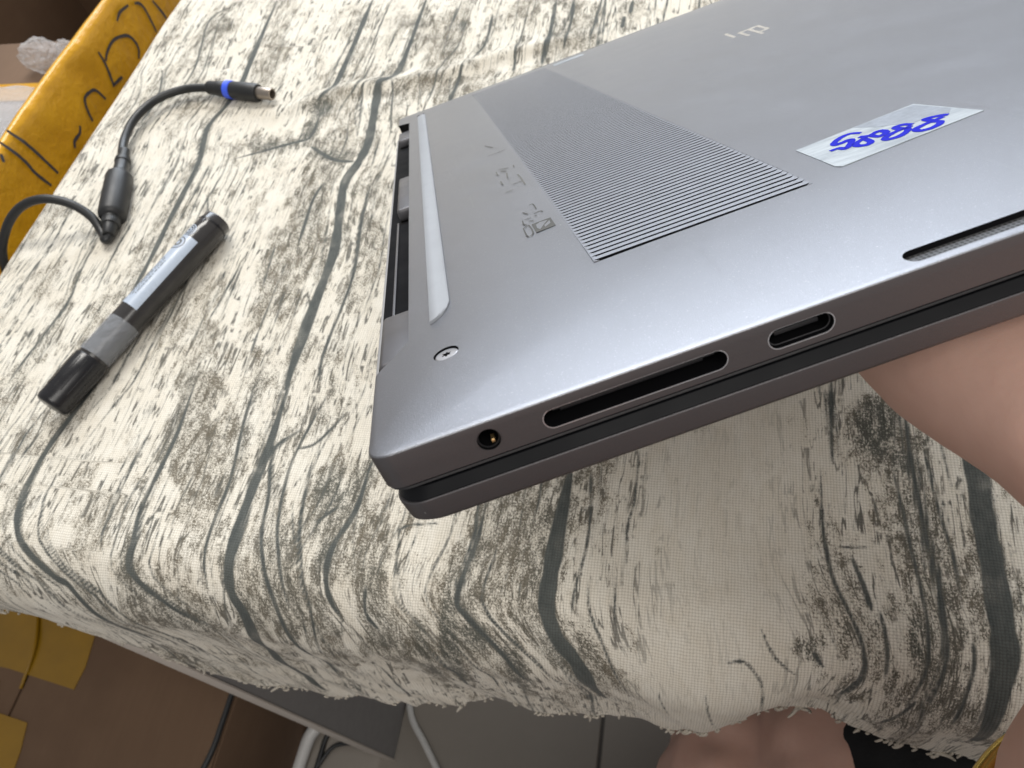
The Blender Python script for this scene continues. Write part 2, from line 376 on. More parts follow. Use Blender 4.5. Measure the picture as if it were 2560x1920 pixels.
RF, YF, RL, XL = 32.0, 89.0, 18.0, -372.0         # how the cloth rolls over the front and the left edge of the desk
HEM = [(-480, -60), (-390, -52), (-324, -58), (-300, -60), (-282, -64), (-258, -84), (-236, -124), (-212, -142), (-191, -150), (-145, -134), (-90, -106), (-42, -93), (5, -84), (30, -66), (53, -44), (75, -48), (88, -58), (117, -76), (160, -100), (900, -105)]
def hem_b(a):
    d = -np.interp(a, [p[0] for p in HEM], [p[1] for p in HEM])
    return YF - (RF * math.pi / 2 + d - RF)
def vnoise(x, seed, sc):
    """smooth 1-d noise"""
    r = np.random.default_rng(seed).uniform(-1, 1, 4000); t = np.asarray(x) / sc + 2000; i = np.floor(t).astype(int); f = t - i; f = f * f * (3 - 2 * f)
    return r[i] * (1 - f) + r[i + 1] * f
RIDGE = [(-262, 352), (-230, 368), (-211, 376), (-185, 380), (-154, 386), (-117, 403), (-60, 420)]
def cloth_pos(A, B):
    sf = np.clip(YF - B, 0, None); af = np.minimum(sf / RF, math.pi / 2); hang = np.clip(sf - RF * math.pi / 2, 0, None)
    x = A.copy(); y = np.where(B > YF, B, YF - RF * np.sin(af)); z = -RF * (1 - np.cos(af)) - hang
    sl = np.clip(XL - A, 0, None); al = np.minimum(sl / RL, math.pi / 2)
    x = np.where(A < XL, XL - RL * np.sin(al), x); z = z - RL * (1 - np.cos(al)) - np.clip(sl - RL * math.pi / 2, 0, None)
    # shallow waves on the table top, folds in the hanging part
    z = z + 0.5 * vnoise(A + 0.4 * B, 3, 34) * vnoise(B, 4, 41) + 0.35 * vnoise(A - 0.6 * B, 8, 19)
    rx = np.array([p[0] for p in RIDGE]); ry = np.array([p[1] for p in RIDGE])
    off = B - np.interp(A, rx, ry); env = np.clip((A + 270) / 40, 0, 1) * np.clip((-50 - A) / 40, 0, 1)
    z = z + env * (2.6 * np.exp(-(off / 6) ** 2) - 0.8 * np.exp(-((off + 13) / 7) ** 2))
    t = np.clip(sf / 80, 0, 1.6)
    w = 1.3 * np.sin(A / 21 + 0.6) + 1.7 * vnoise(A, 12, 26) + 1.6 * vnoise(A + 0.5 * B, 13, 11)
    tuck = 9 * np.exp(-((A - 55 + 0.35 * (60 - B)) / 15) ** 2) * np.clip((sf - 20) / 35, 0, 1)
    bulge = 2 * np.exp(-((A - 10) / 22) ** 2) * np.clip((sf - 16) / 25, 0, 1)
    y = y - t * w * 0.9 + tuck - bulge
    z = z - 2.2 * np.clip(sf / 40, 0, 1) * vnoise(A, 15, 31) * (sf < 60)
    return x, y, z
acols = np.concatenate([np.arange(-470, -396, 3.0), np.arange(-396, 132, 0.95), np.arange(132, 760, 9.0)])
brows = np.concatenate([np.arange(-82, 470, 1.0), np.arange(470, 655, 5.0)])
A, B = np.meshgrid(acols, brows)
D = np.full(A.shape, 9.0)
def stamp(seg, w0, w1):
    (x0, y0), (x1, y1) = seg; pad = max(w0, w1) / 2 + 4
    i0, i1 = np.searchsorted(acols, (min(x0, x1) - pad, max(x0, x1) + pad)); j0, j1 = np.searchsorted(brows, (min(y0, y1) - pad, max(y0, y1) + pad))
    if i1 <= i0 or j1 <= j0: return
    a = A[j0:j1, i0:i1]; b = B[j0:j1, i0:i1]; dx, dy = x1 - x0, y1 - y0; L = dx * dx + dy * dy + 1e-9
    t = np.clip(((a - x0) * dx + (b - y0) * dy) / L, 0, 1)
    d = np.hypot(a - x0 - t * dx, b - y0 - t * dy) - (w0 + (w1 - w0) * t) / 2
    D[j0:j1, i0:i1] = np.minimum(D[j0:j1, i0:i1], d)
GUIDES = []; DB = np.full(A.shape, 40.0)
for w, pts in LINES:
    P = catmull(pts, 8); n = len(P); ph = random.random() * 99
    ws = [w * min(1, 0.35 + 5 * min(i, n - 1 - i) / n) * (1 + 0.16 * float(vnoise(ph * 10 + i * 0.7, 5, 2.0))) for i in range(n)]
    for i in range(n - 1): stamp((P[i], P[i + 1]), ws[i], ws[i + 1])
    g = np.array(sorted([(p[1], p[0]) for p in P]))
    if g[-1, 0] - g[0, 0] > 45: GUIDES.append(g)
for k in range(620):                                # fine cracks of the printed bark, running with the nearest bold line
    a0 = random.uniform(-388, 125); b0 = random.uniform(-70, 465); ln = random.choice((14, 30, 50, 80, 120)) * random.uniform(0.7, 1.4)
    near = None
    for g in GUIDES:
        if g[0, 0] - 20 < b0 < g[-1, 0] + 20:
            dd = abs(np.interp(b0, g[:, 0], g[:, 1]) - a0)
            if near is None or dd < near[0]: near = (dd, g)
    if -25 < a0 < 48 and random.random() < 0.9: continue      # the pale plank has hardly any
    nk = max(7, int(ln / 5)); bs = np.linspace(b0 - ln / 2, b0 + ln / 2, nk); base = np.full(nk, a0)
    if near and near[0] < 45:
        g = near[1]; base = a0 + np.interp(bs, g[:, 0], g[:, 1]) - np.interp(b0, g[:, 0], g[:, 1])
    base = base + np.cumsum(rng.normal(0, 0.26, nk)) + random.uniform(-0.06, 0.06) * (bs - b0)
    w = random.choice((0.4, 0.5, 0.65, 0.9)) * (1.25 if ln > 20 else 1)
    for i in range(nk - 1):
        t0, t1 = i / (nk - 1), (i + 1) / (nk - 1)
        stamp(((base[i], bs[i]), (base[i + 1], bs[i + 1])), w * (0.2 + math.sin(math.pi * t0)), w * (0.2 + math.sin(math.pi * t1)))
BL = np.zeros(A.shape)
BLOTCH += [(-215, 150, 26, 60, 0.45), (-205, 250, 30, 80, 0.4), (-60, 110, 24, 40, 0.5), (-112, 85, 26, 24, 0.55), (-150, 60, 30, 30, 0.5), (-100, 430, 40, 30, 0.4), (-170, 420, 30, 30, 0.35), (85, 100, 20, 60, 0.4), (-30, 60, 14, 20, 0.5)]
for a, b, ra, rb, s in BLOTCH:
    BL = np.maximum(BL, s * np.exp(-(((A - a) / (ra * 0.95)) ** 2 + ((B - b) / (rb * 0.95)) ** 2) ** 1.5 * 0.7))
# grain: the across-coordinate straightened along the bold lines, so that fine streaks run with them
gl = [[0], [1], [2, 3], [4], [5], [15], [16], [22], [26]]; tabs = []
for ids in gl:
    p = np.array(sorted([(q_[1], q_[0]) for i in ids for q_ in catmull(LINES[i][1], 6)])); yy = np.arange(p[0, 0], p[-1, 0], 2.0); vv = np.interp(yy, p[:, 0], p[:, 1]); ker = np.hanning(15); vv = np.convolve(np.pad(vv, 7, mode='edge'), ker / ker.sum(), 'valid'); tabs.append((yy, vv, vv.mean()))
GR = np.zeros(A.shape)
for r_, b in enumerate(brows):
    pr = sorted((float(np.interp(b, t[0], t[1])), t[2]) for t in tabs); xs_, rs_ = [-480.0], [-480.0]
    for x_, ref in pr:
        if x_ > xs_[-1] + 12 and ref > rs_[-1] + 8: xs_.append(x_); rs_.append(ref)
    GR[r_] = np.interp(acols, xs_ + [800.0], rs_ + [800.0])
# shade that gathers beside the bold lines
for w, pts in LINES:
    if w < 1.3: continue
    P = np.array(catmull(pts, 3)); sd = 1 if random.random() < 0.6 else -1
    x0, x1, y0, y1 = P[:, 0].min() - 16, P[:, 0].max() + 16, P[:, 1].min() - 8, P[:, 1].max() + 8
    i0, i1 = np.searchsorted(acols, (x0, x1)); j0, j1 = np.searchsorted(brows, (y0, y1))
    if i1 <= i0 or j1 <= j0: continue
    a = A[j0:j1, i0:i1]; b = B[j0:j1, i0:i1]; d = np.full(a.shape, 40.0)
    for (ax, ay) in P: d = np.minimum(d, np.hypot(a - ax, (b - ay) * 0.45) + np.where((a - ax) * sd < 0, 3.5, 0))
    DB[j0:j1, i0:i1] = np.minimum(DB[j0:j1, i0:i1], d - w / 2)
PALE = np.exp(-(((A - 14) / 30) ** 4)) * (B < 200)
X, Y, Z = cloth_pos(A, B)
nr, nc = A.shape
hem = hem_b(A) + 1.6 * vnoise(A, 21, 3.0) + 1.0 * vnoise(A, 22, 1.1)
lh = A > (XL - RL * math.pi / 2 - 42)
keepv = (B >= hem) & lh
idx = np.arange(nr * nc).reshape(nr, nc)
q = np.stack([idx[:-1, :-1], idx[:-1, 1:], idx[1:, 1:], idx[1:, :-1]], -1).reshape(-1, 4)
q = q[(keepv[:-1, :-1] & keepv[:-1, 1:] & keepv[1:, 1:] & keepv[1:, :-1]).reshape(-1)]
used = np.unique(q); remap = np.full(nr * nc, -1); remap[used] = np.arange(len(used)); q = remap[q]
V = np.stack([X, Y, Z], -1).reshape(-1, 3)[used] * 0.001
me = bpy.data.meshes.new('tablecloth')
me.vertices.add(len(V)); me.vertices.foreach_set('co', V.astype(np.float32).ravel())
me.loops.add(len(q) * 4); me.loops.foreach_set('vertex_index', q.astype(np.int32).ravel())
me.polygons.add(len(q)); me.polygons.foreach_set('loop_start', np.arange(0, len(q) * 4, 4, dtype=np.int32)); me.polygons.foreach_set('loop_total', np.full(len(q), 4, np.int32))
me.update(calc_edges=True)
for nm, arr in (('seam', D), ('blotch', BL), ('pale', PALE), ('across', A), ('along', B), ('grain', GR), ('beside', DB)):
    at = me.attributes.new(nm, 'FLOAT', 'POINT'); at.data.foreach_set('value', arr.reshape(-1)[used].astype(np.float32))
me.polygons.foreach_set('use_smooth', [True] * len(me.polygons))
def cloth_mat():
    m = N('bark_print_linen')
    def attr(n): x = m.n('ShaderNodeAttribute', attribute_name=n); return x.outputs['Fac']
    a, b, seam, bl, pale, gr, bs = (attr(k) for k in ('across', 'along', 'seam', 'blotch', 'pale', 'grain', 'beside'))
    cx = m.n('ShaderNodeCombineXYZ'); m.l(gr, cx.inputs[0]); m.l(b, cx.inputs[1]); uv = cx.outputs[0]
    sub, mul, add = (lambda x, y: m.math('SUBTRACT', x, y)), (lambda x, y: m.math('MULTIPLY', x, y)), (lambda x, y: m.math('ADD', x, y))
    fine = m.noise(m.mapping(uv, (1.0, 0.6, 1)), 1.7, 3, 0.8)            # ~1 mm grains of the print
    grit = m.noise(m.mapping(uv, (1.0, 0.8, 1)), 3.6, 2, 0.7)
    mid = m.noise(m.mapping(uv, (1, 0.4, 1)), 0.30, 4, 0.6)
    patch = m.noise(m.mapping(uv, (1, 0.42, 1)), 0.042, 4, 0.62)
    streak = m.noise(m.mapping(uv, (0.55, 0.045, 1)), 1.0, 4, 0.62)
    hair = m.noise(m.mapping(uv, (1.25, 0.085, 1)), 1.0, 3, 0.6)
    # bold seams and cracks: signed distance, edge broken up by noise, ink fading along the way
    d = add(seam, mul(sub(fine, 0.5), 1.5)); d = add(d, mul(sub(mid, 0.5), 1.0))
    line = mul(m.ramp(d, -0.45, 0.35, 1.0, 0.0), m.ramp(m.noise(m.mapping(uv, (1, 0.5, 1)), 0.11, 3), 0.28, 0.5, 0.80, 0.98))
    # speckled shading: in patches, beside the seams, in the dark knots
    side = m.ramp(bs, 0.0, 10.0, 1.0, 0.0)
    dens = add(m.ramp(patch, 0.37, 0.62, 0.0, 0.21), add(mul(bl, 0.24), mul(side, mul(m.ramp(mid, 0.3, 0.6), 0.12))))
    dens = sub(dens, mul(pale, 0.10))
    dens = m.math('MINIMUM', dens, add(0.20, mul(bl, 0.07)))
    mixn = add(mul(fine, 0.58), add(mul(mid, 0.22), mul(grit, 0.20)))
    sp = m.ramp(sub(mixn, sub(0.672, dens)), -0.01, 0.05)
    keep = sub(1.0, mul(pale, 0.85))
    stk = mul(m.ramp(add(streak, mul(sub(fine, 0.5), 0.35)), 0.57, 0.66), keep)
    hr = mul(mul(m.ramp(add(hair, mul(sub(grit, 0.5), 0.30)), 0.57, 0.66), keep), m.ramp(patch, 0.3, 0.6, 0.35, 1.0))
    warm = m.noise(m.mapping(uv, (1, 0.6, 1)), 0.09, 3)
    base = m.mix(m.ramp(warm, 0.35, 0.7), (0.73, 0.69, 0.60), (0.77, 0.74, 0.66))
    c = m.mix(mul(m.ramp(mid, 0.45, 0.7), 0.16), base, (0.55, 0.48, 0.36))
    c = m.mix(mul(hr, 0.22), c, (0.24, 0.21, 0.16))
    c = m.mix(mul(stk, 0.22), c, (0.17, 0.16, 0.13))
    # long thin cracks: contours of a noise stretched along the grain
    def crack(sx, sy, off, w, lo, hi):
        mp = m.n('ShaderNodeMapping'); m.l(uv, mp.inputs[0]); mp.inputs['Scale'].default_value = (sx, sy, 1); mp.inputs['Location'].default_value = (off, off * 1.7, 0)
        n_ = add(m.noise(mp.outputs[0], 1.0, 3, 0.5), mul(sub(fine, 0.5), 0.03))
        gate = m.ramp(m.noise(m.mapping(uv, (0.5, 0.6, 1)), 0.12 + off * 0.003, 3), lo, hi)
        return mul(mul(m.ramp(m.math('ABSOLUTE', sub(n_, 0.5)), w * 0.5, w, 1.0, 0.0), gate), keep)
    c = m.mix(mul(crack(0.20, 0.016, 3.0, 0.022, 0.46, 0.52), 0.92), c, (0.10, 0.098, 0.085))
    c = m.mix(mul(crack(0.34, 0.03, 9.0, 0.020, 0.50, 0.57), 0.75), c, (0.13, 0.12, 0.10))
    brown = m.mix(m.ramp(mid, 0.4, 0.65), (0.095, 0.088, 0.066), (0.17, 0.14, 0.098)); brown = m.mix(m.ramp(bl, 0.4, 0.85), brown, (0.06, 0.066, 0.055))
    brown = m.mix(mul(side, 0.6), brown, (0.095, 0.10, 0.09))
    sp2 = m.ramp(sub(add(mul(fine, 0.50), add(mul(mid, 0.34), mul(grit, 0.16))), sub(0.700, mul(dens, 0.92))), -0.008, 0.03)
    c = m.mix(mul(sp, 0.42), c, m.mix(0.45, brown, (0.40, 0.34, 0.25)))
    c = m.mix(mul(sp2, 0.92), c, m.mix(0.35, brown, (0.04, 0.045, 0.036)))
    slate = m.mix(m.ramp(add(mul(fine, 0.5), mul(mid, 0.5)), 0.35, 0.65), (0.042, 0.051, 0.05), (0.098, 0.108, 0.102))
    c = m.mix(line, c, slate)
    # linen weave, threads about a millimetre apart
    k = math.pi / 1.08
    wob = mul(sub(mid, 0.5), 0.9)
    su = m.math('ABSOLUTE', m.math('SINE', mul(add(a, wob), k))); sv = m.math('ABSOLUTE', m.math('SINE', mul(add(b, wob), k)))
    gaps = mul(su, sv)
    c = m.mix(m.ramp(gaps, 0.0, 0.42, 0.52, 0.0), c, (0.36, 0.32, 0.26), 'MULTIPLY')
    m.set(Base_Color=c, Roughness=0.88, Sheen_Weight=0.05)
    m.bump(add(gaps, mul(grit, 0.5)), 0.35, 0.0004)
    return m.m
cloth = obj('tablecloth', me, cloth_mat()); cloth.location = T(0, 0, 0)
tag(cloth, 'cream linen tablecloth printed with dark cracked bark, frayed along its hem', 'tablecloth')
M['thread'] = plain('loose_thread', (0.47, 0.435, 0.37), 0.9, vary=0.25, scale=900)
fv, ff = [], []; CL = [random.uniform(-392, 135) for _ in range(48)]
for k in range(160):                                  # loose threads and curls of the torn hem
    a = random.choice(CL) + random.gauss(0, 5); b = float(hem_b(np.array(a))) + float(1.6 * vnoise(np.array(a), 21, 3.0)) + random.uniform(-0.5, 2.0)
    x, y, z = (float(q_) for q_ in cloth_pos(np.array(a), np.array(b)))
    big = random.random() < 0.12; L = random.uniform(4, 8) if big else random.uniform(1.2, 3.0); th = random.uniform(-1.2, 1.2); cu = random.uniform(-3.4, 3.4) * (1.5 if big else 1)
    p = [np.array([x, y - 0.2, z])]
    for i in range(7):
        ang = th + cu * i / 7; p.append(p[-1] + L / 7 * np.array([math.sin(ang), -0.25 + 0.3 * math.sin(ang * 1.7), -math.cos(ang)]))
    v, f = tube_vf(p, [r * (1.2 if big else 0.9) for r in (0.6, 0.62, 0.62, 0.6, 0.56, 0.5, 0.42, 0.25)], 5, len(fv)); fv += v; ff += f
fr = pyd('fringe', fv, ff, M['thread'], cloth, 60); tag(fr, 'loose cream threads along the torn hem', kind='stuff')

# ------------------------------------------------------------------ laptop held up, bottom cover towards the viewer
# laptop millimetres: x from the hinge edge to the front, y along the hinge edge, z out of the bottom cover
lap = empty('laptop')
lm = Matrix(((0.90704, -0.34094, -0.24705), (0.41746, 0.80459, 0.42233), (0.05478, -0.4862, 0.87213))).to_4x4()
lm.translation = T(-38.955, 37.928, 193.229); lap.matrix_world = lm
tag(lap, 'closed silver grey laptop held upside down, its vented bottom cover facing up', 'laptop')
LD, LW = 226.0, 336.0
def ring(x0, x1, y0, y1, r, d, z, n=9, grow=0.85):
    x0, x1, y0, y1 = x0 + d, x1 - d, y0 + d, y1 - d; r = max(r + d * grow, 0.8); o = []
    for cx, cy, a0 in ((x0 + r, y0 + r, 180), (x1 - r, y0 + r, 270), (x1 - r, y1 - r, 0), (x0 + r, y1 - r, 90)):
        for i in range(n):
            a = math.radians(a0 + 90 * i / (n - 1)); o.append((cx + r * math.cos(a), cy + r * math.sin(a), z))
    return o
def rings_mesh(name, rect, r, prof, mat, parent, smooth=28):
    v = []; f = []; m = 36
    for d, z in prof: v += ring(*rect, r, d, z)
    for i in range(len(prof) - 1):
        for j in range(m):
            a, b = i * m + j, i * m + (j + 1) % m; f.append((a, b, b + m, a + m))
    f.append(tuple(range(m))); f.append(tuple(range((len(prof) - 1) * m, len(prof) * m)))
    return pyd(name, v, f, mat, parent, smooth)
CROWN, FLAT = 2.0, 44.0
def zc(d): return CROWN * (1 - (1 - min(d, FLAT) / FLAT) ** 2)
def zsurf(x, y): return zc(max(0, min(x, y, LD - x, LW - y)))
def prism_vf(poly, z0, z1):
    n = len(poly); v = [(p[0], p[1], z0) for p in poly] + [(p[0], p[1], z1) for p in poly]
    return v, [tuple(range(n)), tuple(range(n, 2 * n))] + [(i, (i + 1) % n, n + (i + 1) % n, n + i) for i in range(n)]
def stadium(x0, x1, y0, y1, n=12):
    r = (y1 - y0) / 2; cy = (y0 + y1) / 2
    return [(x1 - r + r * math.cos(math.radians(a)), cy + r * math.sin(math.radians(a))) for a in np.linspace(-90, 90, n)] + \
           [(x0 + r + r * math.cos(math.radians(a)), cy + r * math.sin(math.radians(a))) for a in np.linspace(90, 270, n)]
def cut(target, shapes, mat):
    """carve closed shapes out of a mesh for good; the cut faces take mat"""
    v, f = [], []
    for sv, sf_ in shapes:
        k = len(v); v += sv; f += [tuple(i + k for i in q_) for q_ in sf_]
    c = pyd('cutter', v, f, mat); c.parent = target.parent
    md = target.modifiers.new('cut', 'BOOLEAN'); md.object = c; md.operation = 'DIFFERENCE'; md.solver = 'EXACT'; md.material_mode = 'TRANSFER'
    bpy.context.view_layer.update()
    nm = bpy.data.meshes.new_from_object(target.evaluated_get(bpy.context.evaluated_depsgraph_get()))
    target.modifiers.clear(); old = target.data; target.data = nm; nm.name = target.name
    nm.polygons.foreach_set('use_smooth', [True] * len(nm.polygons)); nm.set_sharp_from_angle(angle=math.radians(28))
    bpy.data.objects.remove(c); bpy.data.meshes.remove(old)
prof = [(d, zc(d)) for d in (44, 38, 32, 26, 20, 15, 11, 8, 5.5, 3.5, 2, 1, 0.5)] + [(0.14, -0.06), (0.03, -0.22), (0.0, -0.5), (0.1, -3), (0.22, -5.3), (0.9, -5.6)]
base = rings_mesh('base_cover', (0, LD, 0, LW), 3.0, prof, M['alu'], lap)
notch = prism_vf([(-6, 20), (0.3, 25.6), (5.7, 33.4), (5.7, LW - 33.4), (0.3, LW - 25.6), (-6, LW - 20)], -8, 5)
VX0, VX1, VY0, VY1 = 38.5, 75.6, 35.0, 309.0
vent = prism_vf([(VX0, VY0), (VX1, VY0), (VX1, VY1), (VX0, VY1)], -2.4, 4)
SPK = (71.6, 150.0, 1.3, 4.5)
spk = prism_vf(stadium(*SPK), -1.6, 3); spk2 = prism_vf(stadium(71.6, 150, LW - 4.5, LW - 1.3), -1.6, 3)
SCREWS = [(11.9, 22.4), (11.9, LW - 22.4), (205, 22), (205, LW - 22)]
scr = [prism_vf([(x + 2.05 * math.cos(a), y + 2.05 * math.sin(a)) for a in np.linspace(0, 2 * math.pi, 28, endpoint=False)], zsurf(x, y) - 0.75, 4) for x, y in SCREWS]
def side_prism(poly, depth):
    """a shape given as (x, z) on the near side wall, carved inwards"""
    v, f = prism_vf(poly, -2, depth); return [(a, c, b) for a, b, c in v], f
JACK = (15.3, -2.72, 1.55)
jack = side_prism([(JACK[0] + JACK[2] * math.cos(a), JACK[1] + JACK[2] * math.sin(a)) for a in np.linspace(0, 2 * math.pi, 32, endpoint=False)], 9)
SLOT = (22.5, 46.8, -4.30, -1.55); USBC = (52.1, 60.7, -4.32, -1.5)
cut(base, [notch, vent, spk, spk2, jack, side_prism(stadium(*SLOT), 9), side_prism(stadium(*USBC), 9)] + scr, M['void'])
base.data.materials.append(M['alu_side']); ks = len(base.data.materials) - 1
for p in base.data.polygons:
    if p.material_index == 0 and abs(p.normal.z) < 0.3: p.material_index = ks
lip = rings_mesh('base_lip', (0, LD, 0, LW), 3.0, [(3, -5.2), (0.5, -5.62), (0.42, -5.9), (0.7, -6.12), (2.0, -6.4), (5, -6.4)], M['black'], lap)
cut(lip, [notch], M['black'])
rings_mesh('screen_seal', (6, LD - 3, 4, LW - 4), 3.0, [(0.2, -6.35), (0.2, -8.0)], M['void'], lap)
LID = (0.7, LD + 0.3, 0.35, LW - 0.35)
rings_mesh('lid_bezel', LID, 4.0, [(6, -6.7), (1.2, -6.75), (0.9, -6.82), (0.25, -8.4), (0.3, -8.6), (4, -8.6)], M['gloss'], lap)
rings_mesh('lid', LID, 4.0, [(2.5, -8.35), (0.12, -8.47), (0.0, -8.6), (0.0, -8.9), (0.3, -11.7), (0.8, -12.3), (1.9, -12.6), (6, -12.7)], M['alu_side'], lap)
# hinge bay
box('hinge_cover', -2.6, 5.9, 24, LW - 24, -9.4, -6.2, M['void'], lap, 0.2)
box('hinge_trim', -3.2, -2.65, 24, LW - 24, -9.3, -6.4, M['panel'], lap, 0.1)
for y0, y1, x0 in ((34.2, 57, -0.9), (143, 190, 0.6), (LW - 57, LW - 34.2, -0.9)):
    box('hinge_block', x0, 5.6, y0, y1, -6.1, -2.4, M['hinge'], lap, 0.9)
box('hinge_rail', -0.4, 0.2, 57.5, 142, -6.15, -5.7, M['hinge'], lap, 0.1)
# slats between the vent slots; each leans a little towards the side wall
me_s = bpy.data.meshes.new('vent_slat')
sv, sf_ = box_vf(0, VX1 - VX0, -0.56, 0.56, -2.0, 0)
sv = [(x, y, (z if z < 0 else (-0.085 if y < 0 else -0.01))) for x, y, z in sv]
me_s.from_pydata([tuple(c * 0.001 for c in p) for p in sv], [], sf_); me_s.materials.append(M['alu']); me_s.materials.append(M['void'])
for p in me_s.polygons: p.material_index = 0 if p.normal.z > 0.5 else 1  # slat sides blackened: the shade inside the slots put into the colour
ns = int((VY1 - VY0) / 2.0)
for i in range(ns):
    s = link(bpy.data.objects.new('vent_slat', me_s), lap); s.location = (VX0 / 1000, (VY0 + 1.44 + 2.0 * i) / 1000, CROWN / 1000)
# pointed slot ends: thin wedges closing the slot corners
v, f = [], []
for i in range(ns + 1):
    y = VY0 + 0.41 + 2.0 * i
    for xa, xb in ((VX0, VX0 + 0.9), (VX1, VX1 - 0.9)):
        k = len(v); v += [(xa, y - 0.42, CROWN - 0.02), (xa, y + 0.42, CROWN - 0.02), (xb, y - 0.40, CROWN - 0.05)]; f.append((k, k + 1, k + 2))
        v += [(xa, y - 0.42, CROWN - 1), (xa, y + 0.42, CROWN - 1), (xb, y - 0.40, CROWN - 1)]; f += [(k + 3, k + 4, k + 5), (k, k + 2, k + 5, k + 3), (k + 1, k + 2, k + 5, k + 4)]
tag(pyd('vent_slot_ends', v, f, M['alu'], lap), kind='stuff')
# speaker perforation
for y0, y1 in ((SPK[2], SPK[3]), (LW - SPK[3], LW - SPK[2])):
    v, f = prism_vf(stadium(SPK[0], SPK[1], y0 + 0.02, y1 - 0.02), -0.9, -0.45); pyd('speaker_grille', v, f, M['mesh'], lap)
# rubber feet
def strip(name, poly, th, mat, lift=0.0):
    n = len(poly); P = [np.array(p) for p in poly]; c = sum(P) / n; rings = []
    for ins, dz in ((0, -0.2), (0, th * 0.6), (0.28, th)):
        rings.append([tuple(p + ((0, 0) if not ins else -ins * np.sign(p - c) * (0.9, 0.9))) + (dz,) for p in P])
    v = [(x, y, zsurf(x, y) + dz + lift) for R_ in rings for x, y, dz in R_]
    f = [(k * n + i, k * n + (i + 1) % n, (k + 1) * n + (i + 1) % n, (k + 1) * n + i) for k in range(2) for i in range(n)] + [tuple(range(2 * n, 3 * n))]
    return pyd(name, v, f, mat, lap, 40)
xs = lambda y: 9.7 + 0.5 * (y - 36) / 270
foot = [(xs(y), y) for y in np.linspace(36.2, 306, 14)] + [(xs(308) + 1.2, 310), (xs(308) + 3.2, 309)] + [(xs(y) + 3.85, y) for y in np.linspace(306, 43, 14)] + [(13.0, 40.3), (12.0, 38.2), (10.8, 36.9)]
strip('rubber_foot', foot[::-1], 0.55, M['rubber'])
strip('rubber_foot', [(LD - 14, 40), (LD - 10, 40), (LD - 10, LW - 40), (LD - 14, LW - 40)], 0.55, M['rubber'])
strip('pale_sticker', [(79.4, 303.0), (94.4, 303.6), (94.6, 311), (79.8, 310.4)], 0.2, M['sticky'])
# screws with star recess
def screw_mesh():
    n = 36; v = []; f = []
    v += [(1.86 * math.cos(a), 1.86 * math.sin(a), -0.35) for a in np.linspace(0, 2 * math.pi, n, endpoint=False)]
    v += [(1.86 * math.cos(a), 1.86 * math.sin(a), -0.08) for a in np.linspace(0, 2 * math.pi, n, endpoint=False)]
    v += [(1.68 * math.cos(a), 1.68 * math.sin(a), 0) for a in np.linspace(0, 2 * math.pi, n, endpoint=False)]
    st = [(0.62 + 0.2 * math.cos(6 * a)) for a in np.linspace(0, 2 * math.pi, n, endpoint=False)]
    v += [(r * math.cos(2 * math.pi * i / n), r * math.sin(2 * math.pi * i / n), 0) for i, r in enumerate(st)]
    v += [(r * math.cos(2 * math.pi * i / n), r * math.sin(2 * math.pi * i / n), -0.6) for i, r in enumerate(st)]
    for k in range(4):
        for i in range(n): f.append((k * n + i, k * n + (i + 1) % n, (k + 1) * n + (i + 1) % n, (k + 1) * n + i))
    f.append(tuple(range(4 * n, 5 * n)))
    me_ = bpy.data.meshes.new('screw'); me_.from_pydata([tuple(c * 0.001 for c in p) for p in v], [], f); me_.materials.append(M['screw']); me_.materials.append(M['void'])
    for p in me_.polygons:
        if min(me_.vertices[i].co.z for i in p.vertices) < -0.0005: p.material_index = 1
    return me_
sm_ = screw_mesh()
for x, y in SCREWS:
    s = link(bpy.data.objects.new('screw', sm_), lap); s.location = (x / 1000, y / 1000, (zsurf(x, y) - 0.22) / 1000); s.rotation_euler = (math.radians(-1.5 if y < 40 else 0), math.radians(-2.0), 0.4)
# ports in the side wall
def loop_tube(name, poly, y, r, mat, parent):
    P = [(a, y, c) for a, c in poly]; n = len(P); v = []; f = []
    for i in range(n):
        a = np.array(P[i - 1]); b = np.array(P[(i + 1) % n]); d = b - a; d /= np.linalg.norm(d); s_ = np.array([-d[2], 0, d[0]]); u = np.array([0, 1, 0])
        for j in range(6):
            t = 2 * math.pi * j / 6; v.append(tuple(np.array(P[i]) + s_ * r * math.cos(t) + u * r * math.sin(t)))
    for i in range(n):
        for j in range(6): f.append((i * 6 + j, i * 6 + (j + 1) % 6, ((i + 1) % n) * 6 + (j + 1) % 6, ((i + 1) % n) * 6 + j))
    return pyd(name, v, f, mat, parent, 60)
def port(name, rect, rim_r):
    w = pyd(name, *side_prism(stadium(rect[0] + 0.2, rect[1] - 0.2, rect[2] + 0.2, rect[3] - 0.2), 8.8), M['void'], lap)
    for vtx in w.data.vertices:
        if vtx.co.y < 0: vtx.co.y = 0.0075
    loop_tube('port_rim', stadium(*rect), 0.11, rim_r, M['rim'], w); return w
p1 = port('card_slot', SLOT, 0.075); x0, x1, z0, z1 = SLOT
box('inner_shelf', x0 + 1.5, x1 - 1.2, 1.1, 7.4, z1 - 0.95, z1 - 0.35, M['black'], p1, 0.12)
box('inner_tongue', x0 + 2.5, x1 - 2.5, 2.4, 7.4, z0 + 0.75, z0 + 1.15, M['black'], p1, 0.08)
p2 = port('usb_c_port', USBC, 0.075); x0, x1, z0, z1 = USBC
loop_tube('metal_shell', stadium(x0 + 0.25, x1 - 0.25, z0 + 0.25, z1 - 0.25), 0.9, 0.08, M['hinge'], p2)
box('contact_tongue', x0 + 1.4, x1 - 1.4, 1.6, 7.4, (z0 + z1) / 2 - 0.3, (z0 + z1) / 2 + 0.3, M['black'], p2, 0.08)
